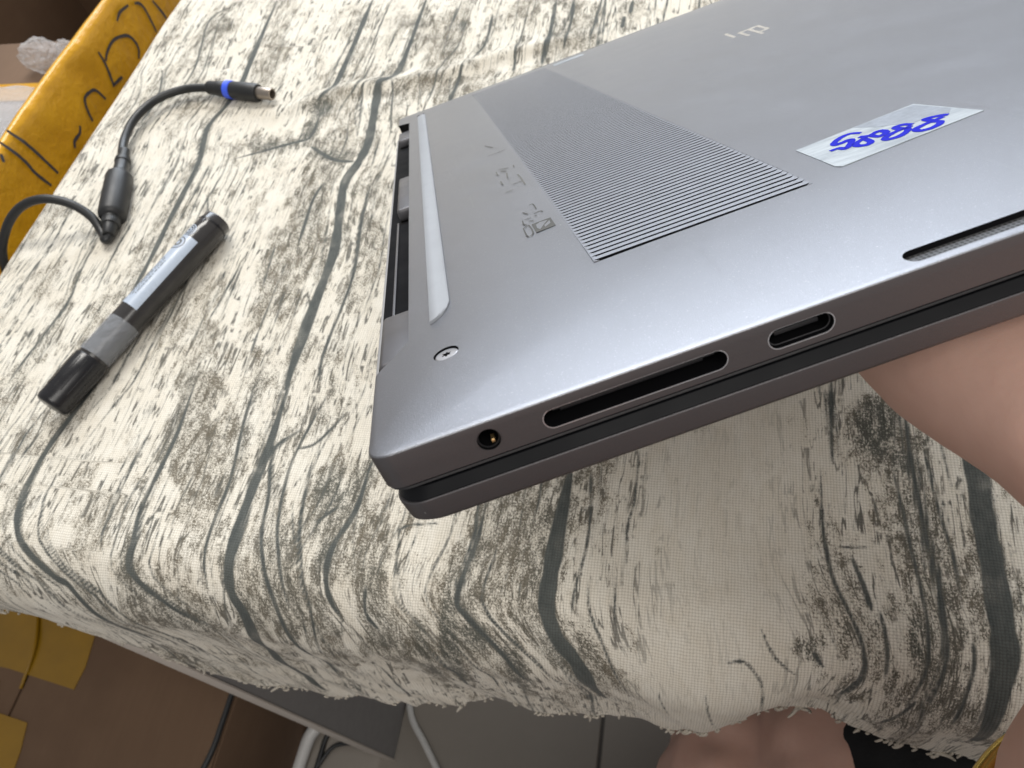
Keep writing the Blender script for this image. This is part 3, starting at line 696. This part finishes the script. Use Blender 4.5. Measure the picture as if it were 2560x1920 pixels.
jp = [(JACK[0] + r_ * math.cos(a), JACK[1] + r_ * math.sin(a)) for r_ in (1.32,) for a in np.linspace(0, 2 * math.pi, 32, endpoint=False)]
j = pyd('audio_jack', *side_prism(jp, 8.8), M['void'], lap)
for vtx in j.data.vertices:
    if vtx.co.y < 0: vtx.co.y = 0.0072
loop_tube('jack_ring', [(JACK[0] + 1.62 * math.cos(a), JACK[1] + 1.62 * math.sin(a)) for a in np.linspace(0, 2 * math.pi, 40, endpoint=False)], 0.12, 0.11, M['alu_side'], j)
loop_tube('jack_sleeve', [(JACK[0] + 1.4 * math.cos(a), JACK[1] + 1.4 * math.sin(a)) for a in np.linspace(0, 2 * math.pi, 40, endpoint=False)], 0.7, 0.14, M['black'], j)
box('gold_contact', JACK[0] + 0.15, JACK[0] + 0.62, 1.0, 2.4, JACK[1] - 1.15, JACK[1] - 0.62, M['gold'], j, 0.06)
# writing: strip of tape with blue marker digits
def plate(name, poly, z0, z1, mat, parent, bev=0.0): v, f = prism_vf(poly, z0, z1); return pyd(name, v, f, mat, parent)
tp = plate('label_tape', [(81.6, 53.8), (81.25, 38.6), (81.9, 37.4), (107.4, 39.7), (106.6, 45.7), (105.3, 56.0), (93.0, 54.9)], CROWN - 0.05, CROWN + 0.10, M['sticky'], lap)
tag(tp, 'silvery strip of tape with four blue handwritten digits')
plate('lifted_patch', [(93.1, 54.7), (99.2, 55.2), (104.8, 55.5), (106.3, 46.5), (104.7, 44.6), (101.7, 46.1), (98.6, 45.6), (97.1, 48.6), (95.3, 50.1)], CROWN + 0.05, CROWN + 0.13, M['lifted'], tp)
HW = [[(92.1, 50.3), (91.0, 51.9), (89.1, 51.7), (87.0, 50.1), (86.7, 48.8), (88.0, 48.7), (89.1, 48.9), (89.2, 48.1), (87.7, 46.0), (86.4, 45.1), (86.0, 46.5), (84.5, 46.6)], [(92.2, 47.3), (94.1, 47.9), (94.4, 46.5), (93.9, 45.5), (92.5, 45.2), (92.1, 47.0)], [(90.8, 48.6), (91.3, 47.7), (92.2, 47.3)], [(91.3, 46.8), (90.1, 46.6), (88.5, 45.5), (88.3, 44.1), (89.3, 43.2), (90.4, 44.0), (90.7, 46.6)], [(98.5, 45.1), (97.7, 46.7), (96.5, 46.8), (96.2, 46.0), (96.7, 44.4), (98.0, 44.8)], [(96.3, 44.7), (94.4, 44.3), (92.5, 43.3), (92.4, 42.1), (94.1, 41.7), (96.0, 42.7), (96.9, 44.0), (96.3, 44.7)], [(103.9, 43.6), (102.9, 44.7), (101.3, 45.5), (100.8, 45.0), (101.2, 43.4), (102.9, 43.5)], [(100.4, 43.2), (98.5, 42.8), (97.2, 42.2), (97.1, 40.8), (98.5, 40.1), (100.3, 40.6), (101.2, 41.8), (100.4, 43.2)]]
v, f = ribbon_vf(HW, 1.3, CROWN + 0.16); pyd('handwriting', v, f, M['ink'], tp)
# printed approval marks
BADGE = [[(32.6, 67.3), (36.6, 67.4), (36.6, 61.2), (32.6, 60.9)], [(33.3, 65.9), (34.2, 66.8), (35.8, 66.4), (34.6, 64.2), (33.6, 62.1), (33.2, 63.6)], [(34.7, 63.8), (36.1, 65.8), (36.0, 63.9), (34.7, 62.5)]]
MARKS = [[(30.7, 66.6), (32.0, 67.4), (32.0, 61.4), (30.8, 60.7), (30.7, 66.6)], [(31.3, 72.0), (31.2, 69.4), (31.8, 68.4)], [(31.8, 72.3), (33.2, 72.1)], [(32.4, 70.2), (33.4, 69.5)], [(34.1, 74.4), (35.6, 74.4), (35.9, 73.2)], [(34.0, 72.4), (34.5, 72.1)], [(34.1, 81.8), (35.0, 81.6), (35.1, 77.3)], [(32.1, 78.0), (33.0, 75.6)], [(31.1, 113.0), (31.2, 108.9)], [(30.9, 100.2), (32.9, 99.9)], [(35.8, 113.9), (36.0, 109.3), (36.0, 100.8)], [(33.4, 105.7), (35.9, 105.4)], [(33.6, 120.0), (33.1, 114.3)], [(32.1, 127.2), (34.7, 124.9)], [(32.3, 124.6), (33.8, 121.8)], [(31.0, 150.0), (33.9, 150.0), (36.8, 150.5)], [(36.2, 126.2), (36.0, 123.1)], [(31.2, 125.4), (31.2, 120.9)], [(31.9, 167.9), (33.9, 160.4)]]
bd = plate('approval_badge', BADGE[0], CROWN - 0.05, CROWN + 0.012, M['print'], lap)
for q_ in BADGE[1:]: plate('badge_leaf', q_, CROWN - 0.02, CROWN + 0.022, M['alu'], bd)
v, f = ribbon_vf(MARKS[:8], 0.3, CROWN + 0.012); pyd('approval_print', v, f, M['print'], lap)
v, f = ribbon_vf(MARKS[8:], 0.42, CROWN + 0.012); pyd('approval_print', v, f, M['print_pale'], lap)
# maker's mark: four slanted mirror strokes
lx, ly = 131.5, 197.0
v, f = [], []
for k, (dx, y0, y1) in enumerate(((-5.2, 1, 15), (-2.0, -6, 8), (1.4, -12, 8), (4.8, -6, 8))):
    sl = 0.14; pts_ = [(lx + dx + sl * y0, ly + y0), (lx + dx + 1.3 + sl * y0, ly + y0), (lx + dx + 1.3 + sl * y1, ly + y1), (lx + dx + sl * y1, ly + y1)]
    pv, pf = prism_vf(pts_, CROWN - 0.1, CROWN + 0.06); kk = len(v); v += pv; f += [tuple(i + kk for i in q_) for q_ in pf]
for dx0, y0 in ((-1.2, 7.0), (2.2, 7.0), (2.2, -6.0)):
    pv, pf = prism_vf([(lx + dx0 + 0.14 * y0, ly + y0 - 1.1), (lx + dx0 + 3.4 + 0.14 * y0, ly + y0 - 1.1), (lx + dx0 + 3.4 + 0.14 * y0, ly + y0 + 1.1), (lx + dx0 + 0.14 * y0, ly + y0 + 1.1)], CROWN - 0.1, CROWN + 0.055); kk = len(v); v += pv; f += [tuple(i + kk for i in q_) for q_ in pf]
pyd('maker_mark', v, f, M['chrome'], lap)

# ------------------------------------------------------------------ marker pen on the cloth
def frame(name, p0, p1):
    """an Empty at p0 whose x axis runs to p1, z up"""
    e = empty(name); d = (p1 - p0).normalized(); s = Vector((0, 0, 1)).cross(d).normalized(); u = d.cross(s)
    m = Matrix((d, s, u)).transposed().to_4x4(); m.translation = p0; e.matrix_world = m; return e
mk = frame('marker_pen', T(-289.6, 139, 8.7), T(-249.5, 257, 8.7)); mk.scale = (0.885, 0.93, 0.93)
tag(mk, 'dark grey marker pen with black cap and pale printed label lying on the cloth', 'marker pen')
lathe('cap', [(0, 5.6), (0.3, 7.0), (1.2, 7.9), (3, 8.3), (20, 8.7), (31, 8.9), (31.6, 8.6), (31.8, 7.6)], M['cap'], mk)
v, f = [], []
for i in range(14):                                     # grip ribs of the cap
    a = 2 * math.pi * i / 14
    rv, rf = tube_vf([(9, 8.35 * math.cos(a), 8.35 * math.sin(a)), (29, 8.75 * math.cos(a), 8.75 * math.sin(a))], 0.32, 6, len(v)); v += rv; f += rf
pyd('cap_ribs', v, f, M['cap'], mk, 60)
lathe('barrel', [(31, 7.4), (32, 8.0), (56, 8.1), (57, 8.35), (128, 8.35), (136, 8.3), (136.4, 8.1), (140, 7.9), (140.8, 7.4), (141, 6.5)], M['barrel'], mk, 64)
lathe('end_ring', [(134.4, 8.38), (134.5, 8.46), (135.6, 8.46), (135.7, 8.38)], M['cap'], mk, 64)
lathe('tape_collar', [(33.5, 8.15), (33.6, 8.55), (34.5, 8.62), (45, 8.56), (57, 8.64), (57.8, 8.6), (57.9, 8.2)], M['collar'], mk, 64)
def wrap(name, s0, s1, t0, t1, r, mat, parent, ns=8, nt=16, th=0.05, slant=0.0):
    """a patch bent round the barrel; angles in degrees from the top, positive to the viewer's left"""
    v = []; f = []
    for k, rr in enumerate((r, r - th)):
        for i in range(ns + 1):
            for j_ in range(nt + 1):
                t = math.radians(t0 + (t1 - t0) * j_ / nt); s_ = s0 + (s1 - s0) * i / ns + slant * (j_ / nt)
                v.append((s_, rr * math.sin(t), rr * math.cos(t)))
    n1 = (ns + 1) * (nt + 1)
    for i in range(ns):
        for j_ in range(nt):
            a = i * (nt + 1) + j_; q_ = (a, a + 1, a + nt + 2, a + nt + 1); f.append(q_); f.append(tuple(n1 + x for x in q_[::-1]))
    return pyd(name, v, f, mat, parent, 60)
lb = wrap('label', 66, 119, -48, 86, 8.43, M['label'], mk, slant=2.0)
wrap('label_bar', 72.5, 92, 30, 52, 8.47, M['label_ink'], lb)
v_sp = np.linspace(73.6, 90.8, 11)
for i, s_ in enumerate(v_sp):
    if i % 4 != 3: wrap('bar_lettering', s_, s_ + 1.0, 35, 47, 8.50, M['label'], lb, 1, 3)
for row, (ta, tb) in enumerate(((20, 24), (9, 13), (-3, 1))):
    s_ = 72 + row
    while s_ < 103 - 2 * row:
        w_ = random.uniform(0.8, 3.0); wrap('small_print', s_, s_ + w_, ta, tb, 8.47, M['label_ink'] if row == 0 else M['print_pale'], lb, 2, 3); s_ += w_ + random.uniform(0.5, 1.2)
for s_, w_ in ((68.2, 0.7), (69.6, 1.6)): wrap('size_figure', s_, s_ + w_, 30, 46, 8.47, M['label_ink'], lb, 2, 4)
def disc_on_barrel(name, s0, t0, r, r_in, mat, rad=8.46):
    n = 40; v = []; f = []
    for rr in (r, r_in):
        for i in range(n):
            a = 2 * math.pi * i / n; t = math.radians(t0) + rr * math.sin(a) / 8.4; v.append((s0 + rr * math.cos(a), rad * math.sin(t), rad * math.cos(t)))
    if r_in > 0.05: f = [(i, (i + 1) % n, n + (i + 1) % n, n + i) for i in range(n)]
    else: v = v[:n]; f = [tuple(range(n))]
    return pyd(name, v, f, mat, lb)
disc_on_barrel('emblem_ring', 113.5, 18, 4.6, 4.0, M['label_ink'], 8.47); disc_on_barrel('emblem_ring', 113.5, 18, 2.6, 1.4, M['print_pale'], 8.47)
disc_on_barrel('emblem_ring', 123.8, 18, 4.6, 4.0, M['label'], 8.47); disc_on_barrel('emblem_ring', 123.8, 18, 3.3, 2.7, M['label'], 8.47); disc_on_barrel('emblem_disc', 123.8, 18, 1.9, 0.9, M['label'], 8.47)

# ------------------------------------------------------------------ power plug with its cable
pc = tag(empty('power_cable', T(-318, 252, 0)), 'black laptop charger cable end with blue ringed barrel plug and ferrite lump', 'power cable')
def pl(o): o.parent = pc; o.location = T(0, 0, 0) - pc.location; return o
def pframe(o, p0, p1):
    d = (p1 - p0).normalized(); s = Vector((0, 0, 1)).cross(d).normalized(); u = d.cross(s); m = Matrix((d, s, u)).transposed().to_4x4()
    m.translation = p0 - pc.location; o.parent = pc; o.matrix_local = m; return o
up = catmull([(-334, 308, 7.5), (-338, 314, 7.5), (-343, 328, 7), (-344, 345, 7.2), (-337.5, 363, 6.6), (-322, 373, 6), (-303, 374, 5.6)], 8)
pl(tube('cable', up, 2.55, M['cable']))
lp = catmull([(-316.5, 250, 4.6), (-318, 247, 4), (-323, 252.5, 4), (-331, 260, 9), (-342, 263, 16), (-356, 262, 20), (-371, 258, 17), (-383, 250, 8), (-393, 241, -8), (-402, 232, -40), (-408, 222, -90), (-410, 214, -160)], 8)
pl(tube('cable', lp, 2.5, M['cable']))
c0, c1 = T(-316, 249, 5.6), T(-337, 316.5, 7.6)
fl = pframe(lathe('ferrite_lump', [(0, 2.9), (0.5, 3.2), (5, 3.6), (7, 3.9), (7.3, 4.6), (10.5, 5.0), (11, 4.8), (12.5, 5.0), (13.2, 6.4), (14.5, 7.2), (16, 7.5), (26, 7.65), (44, 7.5), (46.2, 7.2), (47.2, 6.4), (48, 5.0), (49, 4.6), (53, 4.3), (58, 4.0), (58.4, 4.5), (61, 4.4), (61.4, 3.2), (69, 2.9)], M['cable']), c0, c1)
q0, q1 = T(-306, 374.3, 5.7), T(-254, 364.5, 5.7)
pframe(lathe('plug_body', [(0, 3.3), (0.6, 3.9), (1.6, 4.1), (7, 4.2), (8, 4.5), (14.4, 5.0), (14.6, 4.9), (19.6, 5.0), (20, 5.2), (32, 5.4), (37.5, 5.35), (38.6, 4.9), (39, 4.0)], M['cable']), q0, q1)
pframe(lathe('blue_ring', [(14.8, 4.9), (15, 5.45), (18.8, 5.5), (19.2, 5.0)], M['blue']), q0, q1)
bt = pframe(lathe('barrel_tip', [(38.5, 3.6), (38.8, 3.72), (48.4, 3.72), (49, 3.5), (49.05, 2.6), (44, 2.55)], M['steel']), q0, q1)

# ------------------------------------------------------------------ cartons on the left
def group_at(name, loc, label, cat):
    return tag(empty(name, loc), label, cat)
def into(o, e): o.parent = e; o.location = T(0, 0, 0) - e.location; return o
lc = group_at('closed_carton', T(-640, 300, -717), 'closed brown carton with yellow tape patches standing on the floor under the table edge', 'carton')
into(box('carton_body', -950, -446, -260, 950, -716.5, -519.5, M['card'], None, 2), lc)
into(box('top_flap', -949, -701, -259, 949, -519.3, -516, M['card'], None, 0.8), lc)
into(box('top_flap', -698, -447, -259, 949, -519.3, -516, M['card'], None, 0.8), lc)
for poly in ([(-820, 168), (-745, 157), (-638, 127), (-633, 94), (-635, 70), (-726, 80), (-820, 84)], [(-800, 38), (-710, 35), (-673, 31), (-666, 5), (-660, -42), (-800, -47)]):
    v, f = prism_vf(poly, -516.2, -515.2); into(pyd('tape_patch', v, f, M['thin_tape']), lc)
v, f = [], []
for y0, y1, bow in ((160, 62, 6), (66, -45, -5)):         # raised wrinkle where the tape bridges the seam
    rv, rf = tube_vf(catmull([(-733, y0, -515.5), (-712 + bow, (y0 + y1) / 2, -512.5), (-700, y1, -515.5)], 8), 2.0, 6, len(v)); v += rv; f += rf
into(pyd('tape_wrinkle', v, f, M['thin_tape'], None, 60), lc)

oc = group_at('open_carton', T(-640, 500, -516), 'open brown carton with its rim wrapped in yellow tape beside the table', 'carton')
into(box('right_wall', -436, -431.2, 205, 905, -514, 6.8, M['card'], None, 0.8), oc)
into(box('left_wall', -865, -860, 205, 905, -514, 6.8, M['card'], None, 0.8), oc)
into(box('front_wall', -859.8, -436.2, 205, 210, -514, 6.8, M['card'], None, 0.8), oc)
into(box('back_wall', -859.8, -436.2, 900, 905, -514, 6.8, M['card'], None, 0.8), oc)
into(box('carton_bottom', -859.8, -436.2, 210.2, 899.8, -515, -511, M['card'], None, 0.8), oc)
# tape wrapped over the rim of the near wall: a bent, slightly crumpled sheet
ny, prof_t = 150, [(-429.6, -150), (-429.4, -90), (-429.2, -60), (-429.0, -45), (-428.8, -30), (-429.0, -18), (-429.4, -8), (-429.7, 0), (-430.0, 5), (-431.2, 8.3), (-433.8, 9.3), (-436.4, 8.2), (-437.6, 5), (-438.2, -10), (-438.4, -60)]
v, f = [], []
for i in range(ny + 1):
    y = 206 + 698 * i / ny
    for k, (x, z) in enumerate(prof_t):
        w_ = float(vnoise(np.array(y + z * 0.5), 31, 24)) * 1.6 + float(vnoise(np.array(y - z * 1.2), 32, 9)) * 0.6
        v.append((x + max(-0.4, w_) * (0.8 if k < 9 else 0.2), y, z + 1.5 * float(vnoise(np.array(y), 33, 40)) * (0 if z < -20 else 1)))
m_ = len(prof_t)
for i in range(ny):
    for k in range(m_ - 1): f.append((i * m_ + k, i * m_ + k + 1, (i + 1) * m_ + k + 1, (i + 1) * m_ + k))
rt = into(pyd('rim_tape', v, f, M['tape'], None, 70), oc)
BOXS = [[(470, -4), (478, -2), (490, -4)], [(497, -7), (502, -10), (504, -16), (503, -27), (502, -34)], [(517, -17), (520, -28), (521, -35)], [(436, -6), (435, -15), (431, -26), (429, -30)], [(437, -14), (444, -11), (456, -10), (469, -15), (474, -21), (474, -29), (468, -34)], [(430, -29), (442, -31)], [(392, -31), (395, -22), (399, -17), (405, -17), (412, -20), (415, -30)], [(380, -25), (376, -28), (368, -28), (364, -31)], [(332, 11), (336, -8), (339, -31)], [(322, 10), (325, -8), (325, -18), (328, -32)], [(316, 6), (313, 2)]]
for st in BOXS:
    v, f = ribbon_vf([st], 2.3, 0, place=lambda a, b, c: (-427.6 + (0.0 if b < 0 else -min(2.2, b * 0.22)), a, b))
    pyd('pen_stroke', v, f, M['label_ink'], rt)
pk = group_at('taped_package', T(-640, 430, -511), 'brown package crossed by a yellow tape strip inside the open carton', 'package')
into(box('package_box', -850, -470, 240, 600, -510.5, -96, M['card'], None, 4), pk)
into(box('tape_strip', -700, -560, 505, 530, -95.8, -94, M['tape'], None, 0.4), pk)
def crumple(name, cx, cy, cz, rx, ry, rz, n, seed, amp, label, flat=False):
    r = np.random.default_rng(seed); bm_ = bmesh.new(); bmesh.ops.create_icosphere(bm_, subdivisions=n, radius=1.0)
    K = r.normal(0, 1, (26, 3)) * r.choice([2, 4, 8, 14], (26, 1)); ph = r.uniform(0, 6.3, 26)
    for vv in bm_.verts:
        p = np.array(vv.co); d = sum(abs(math.sin(float(K[i] @ p) + ph[i])) / (1 + 0.12 * np.linalg.norm(K[i])) for i in range(26)) / 12
        s_ = 1 + amp * (d - 0.8); q_ = p * s_; z_ = q_[2] * rz
        if flat: z_ = max(z_, -rz * 0.4)
        vv.co = ((cx + q_[0] * rx) / 1000, (cy + q_[1] * ry) / 1000, (cz + z_) / 1000)
    me_ = bpy.data.meshes.new(name); bm_.to_mesh(me_); bm_.free(); o = obj(name, me_, M['bubble'], None, 25); o.location = (0, 0, TABLE)
    return tag(o, label, 'bubble wrap')
crumple('bubble_wrap', -603, 552, -82, 26, 14, 17, 5, 3, 0.9, 'crumpled shiny ball of clear bubble wrap behind the yellow tape strip')
crumple('bubble_wrap', -566, 545, -80, 12, 10, 17, 5, 4, 0.9, 'small upright twist of clear bubble wrap nearest the table')
crumple('bubble_wrap', -610, 440, -80, 110, 62, 22, 5, 9, 0.35, 'wide sheet of milky bubble wrap lying below the yellow tape strip', True)

# ------------------------------------------------------------------ things on the floor and hanging by the desk
def wire(name, pts, r, mat, label, cat='cable'):
    o = tube(name, catmull(pts, 8), r, mat, None, 12); o.location = (0, 0, TABLE); return tag(o, label, cat)
wire('loose_cable', [(-462, 320, -512.9), (-455, 190, -512.9), (-450, 130, -512.9), (-449, 92, -512.9), (-449, 62, -512.9), (-450, 34, -512.9), (-458, 0, -512.9), (-480, -60, -512.9)], 2.9, M['cable'], 'thin black cable lying across the closed brown carton')
wire('floor_cable', [(-425, 130, -708), (-430, 97, -708), (-438, 80, -708), (-441, 55, -708), (-442, 20, -708), (-440, -60, -708)], 8.0, M['white_cable'], 'thick white cable on the floor left of the grey board')
wire('floor_cable', [(-405, 110, -713), (-418, 84, -713), (-420, 60, -713), (-422, 30, -713), (-430, -60, -713)], 3.2, M['cable'], 'black cable beside the thick white one on the floor')
wire('floor_cable', [(-424, 38, -713), (-417, 55, -713), (-408, 71, -713), (-395, 78, -713), (-376, 80, -713), (-356, 78, -713)], 2.6, M['cable'], 'black cable curling to the foot of the grey board')
wire('floor_cable', [(-330, 160, -712), (-316, 121, -712), (-293, 94, -712), (-268, 65, -712), (-220, 8, -712)], 4.0, M['white_cable'], 'white cable running across the dark floor right of the grey board')

# ------------------------------------------------------------------ the person holding the laptop
def LP(x, y, z):
    p = lm @ Vector((x / 1000, y / 1000, z / 1000)); return (p.x * 1000, p.y * 1000, (p.z - TABLE) * 1000)
def blob(name, chains, voxel, mat, parent=None, smooth=8):
    """one continuous skin grown over chains of (x, y, z, radius) joints"""
    tmp = bmesh.new(); bmesh.ops.create_icosphere(tmp, subdivisions=2, radius=1.0); tmp.verts.ensure_lookup_table()
    UV = np.array([v_.co[:] for v_ in tmp.verts]); UF = np.array([[x.index for x in f_.verts] for f_ in tmp.faces]); tmp.free()
    Vs, Fs, k = [], [], 0
    for ch in chains:
        for (p, q_) in zip(ch[:-1], ch[1:]):
            p, q_ = np.array(p, float), np.array(q_, float); L = np.linalg.norm((q_ - p)[:3]); n = max(2, int(L / (0.28 * min(p[3], q_[3]))))
            for t in np.linspace(0, 1, n): c = p + (q_ - p) * t; Vs.append(UV * c[3] + c[:3]); Fs.append(UF + k); k += len(UV)
    me_ = bpy.data.meshes.new(name); Vs = np.concatenate(Vs) * 0.001; Fs = np.concatenate(Fs)
    me_.from_pydata(Vs.tolist(), [], Fs.tolist()); o = bpy.data.objects.new(name, me_); C.objects.link(o)
    md = o.modifiers.new('skin', 'REMESH'); md.mode = 'VOXEL'; md.voxel_size = voxel / 1000; md.use_smooth_shade = True
    ms = o.modifiers.new('soft', 'SMOOTH'); ms.factor = 0.5; ms.iterations = smooth
    bpy.context.view_layer.update(); nm = bpy.data.meshes.new_from_object(o.evaluated_get(bpy.context.evaluated_depsgraph_get()))
    o.modifiers.clear(); o.data = nm; bpy.data.meshes.remove(me_); nm.name = name; nm.materials.clear(); nm.materials.append(mat)
    nm.polygons.foreach_set('use_smooth', [True] * len(nm.polygons)); o.location = (0, 0, TABLE)
    if parent: o.parent = parent; o.location = (0, 0, 0)
    return o
def c4(p, r): return (*p, r)
wr = LP(121, -34, -52); el = (132, -42, -48); fa = (95, 20, 104)
ch = []
# right arm: shoulder, elbow, forearm, wrist, palm under the lid, fingers spread beneath it, thumb over the side wall
ch.append([(262, -285, 62, 58), (205, -180, 20, 48), c4(el, 42), (118, -14, 30, 43), c4(fa, 38), (96, 36, 146, 32), c4(wr, 27)])
kn = [(86, 42), (104, 50), (123, 52), (142, 46)]                      # knuckles, little finger first
for i, (x, y) in enumerate(kn):
    wx = 104 + 11 * i
    ch.append([c4(LP(wx, -34, -50), 19), c4(LP(89 + 17 * i + (0 if i else 4.5), -8, -33), 17 if i else 13), c4(LP(x + 2, 18, -28), 14), c4(LP(x, y, -25), 11.5)])
    ln_ = (0.8, 0.95, 1.0, 0.92)[i]; lean = (-0.30, -0.14, 0.02, 0.14)[i]
    p = np.array((x, y, -25.0)); pts_ = [c4(LP(*p), 11)]
    for seg, (L, dz, r) in enumerate(((42, 0.4, 9.6), (26, 2.2, 8.6), (22, 1.6, 7.2))):
        p = p + np.array((lean * L * ln_, L * ln_, dz)); pts_.append(c4(LP(*p), r))
    ch.append(pts_)
ch.append([c4(LP(136, -30, -46), 18), c4(LP(152, -14, -30), 15), c4(LP(160, -10.5, -12), 11), c4(LP(158, -6, 4), 9.5), c4(LP(152, 10, 11.5), 8.8), c4(LP(148, 22, 11.2), 7.6)])
ch.append([c4(LP(93, -22, -42), 12), c4(LP(90, 0, -31), 12), c4(LP(88, 20, -28), 12)])           # heel of the hand
# trunk, neck and head
ch.append([(95, -345, -395, 120), (95, -355, -260, 118), (95, -345, -110, 122), (95, -330, 0, 120), (95, -318, 55, 85), (97, -305, 130, 55), (98, -300, 170, 54)])
ch.append([(-60, -300, 55, 58), (95, -325, 55, 80), (250, -300, 60, 60)])
ch.append([(98, -298, 205, 74), (98, -292, 250, 86), (98, -298, 285, 84)]); ch.append([(98, -262, 190, 42), (98, -235, 205, 38)]); ch.append([(98, -212, 232, 13), (98, -200, 222, 13)])
for sx in (-1, 1): ch.append([(98 + sx * 80, -300, 240, 15), (98 + sx * 88, -306, 258, 14)])
# left arm resting on the thigh
ch.append([(-62, -300, 52, 56), (-115, -330, -90, 45), (-125, -300, -215, 40), (-70, -210, -268, 34), (-25, -150, -262, 26)])
for i in range(4):
    x0 = -40 + 14 * i; ch.append([(-25, -150, -262, 22), (x0 + 6, -112, -252, 13), (x0 + 8, -74, -247, 9.5), (x0 + 12, -48, -256, 8.5), (x0 + 13, -32, -270, 7.5)])
ch.append([(-22, -145, -260, 18), (20, -118, -252, 11), (34, -92, -254, 9)])
# legs
ch.append([(20, -325, -400, 98), (28, -120, -300, 76), (46, 40, -225, 58), (50, 66, -226, 54), (42, 60, -320, 47), (34, 48, -430, 52), (28, 50, -600, 36), (26, 48, -670, 34)])
ch.append([(170, -325, -400, 98), (136, -120, -272, 76), (97, 48, -166, 56), (94, 72, -166, 53), (105, 66, -280, 46), (118, 40, -430, 52), (126, 30, -600, 36), (128, 28, -670, 34)])
for x, y in ((26, 48), (128, 28)): ch.append([(x, y - 30, -678, 30), (x, y + 60, -690, 24), (x - 2, y + 150, -700, 15)])
person = blob('person', ch, 3.2, M['skin'])
tag(person, 'person in black shorts seated at the table, holding the laptop from below', 'person')
sh = [[(95, -350, -400, 128), (95, -352, -330, 128)], [(20, -325, -400, 106), (28, -120, -300, 86), (34, -60, -275, 82)],
      [(170, -325, -400, 106), (136, -120, -272, 84), (116, -20, -206, 72), (106, 56, -168, 62)]]
tag(blob('shorts', sh, 5, M['cloth_black'], person, 4), 'black cloth shorts')
ts = [[(95, -352, -310, 127), (95, -345, -110, 130), (95, -332, 0, 128), (95, -322, 50, 96)], [(-62, -300, 52, 64), (95, -325, 52, 88), (256, -292, 60, 66)], [(-62, -300, 52, 64), (-105, -325, -60, 54)], [(256, -292, 60, 66), (215, -200, 28, 56)]]
tag(blob('shirt', ts, 5, M['cloth_black'], person, 4), 'black shirt')
tag(blob('hair', [[(98, -315, 300, 84), (98, -325, 255, 82), (98, -330, 215, 70)]], 6, M['cloth_black'], person, 4), 'short dark hair')
# gold bangle round the forearm
d = (Vector(el) - Vector(fa)).normalized(); c = Vector(fa) + d * 18
s_ = d.cross(Vector((0, 1, 0.2))).normalized(); u_ = s_.cross(d)
pth = [tuple(c + (s_ * math.cos(a) + u_ * math.sin(a)) * 40.8 + d * 4 * math.sin(a)) for a in np.linspace(0, 2 * math.pi, 60)]
bg_ = tube('bangle', pth, 1.9, M['bangle'], None, 12); bg_.location = (0, 0, TABLE)
tag(bg_, 'gold bangle on the forearm at the lower right', 'bangle')
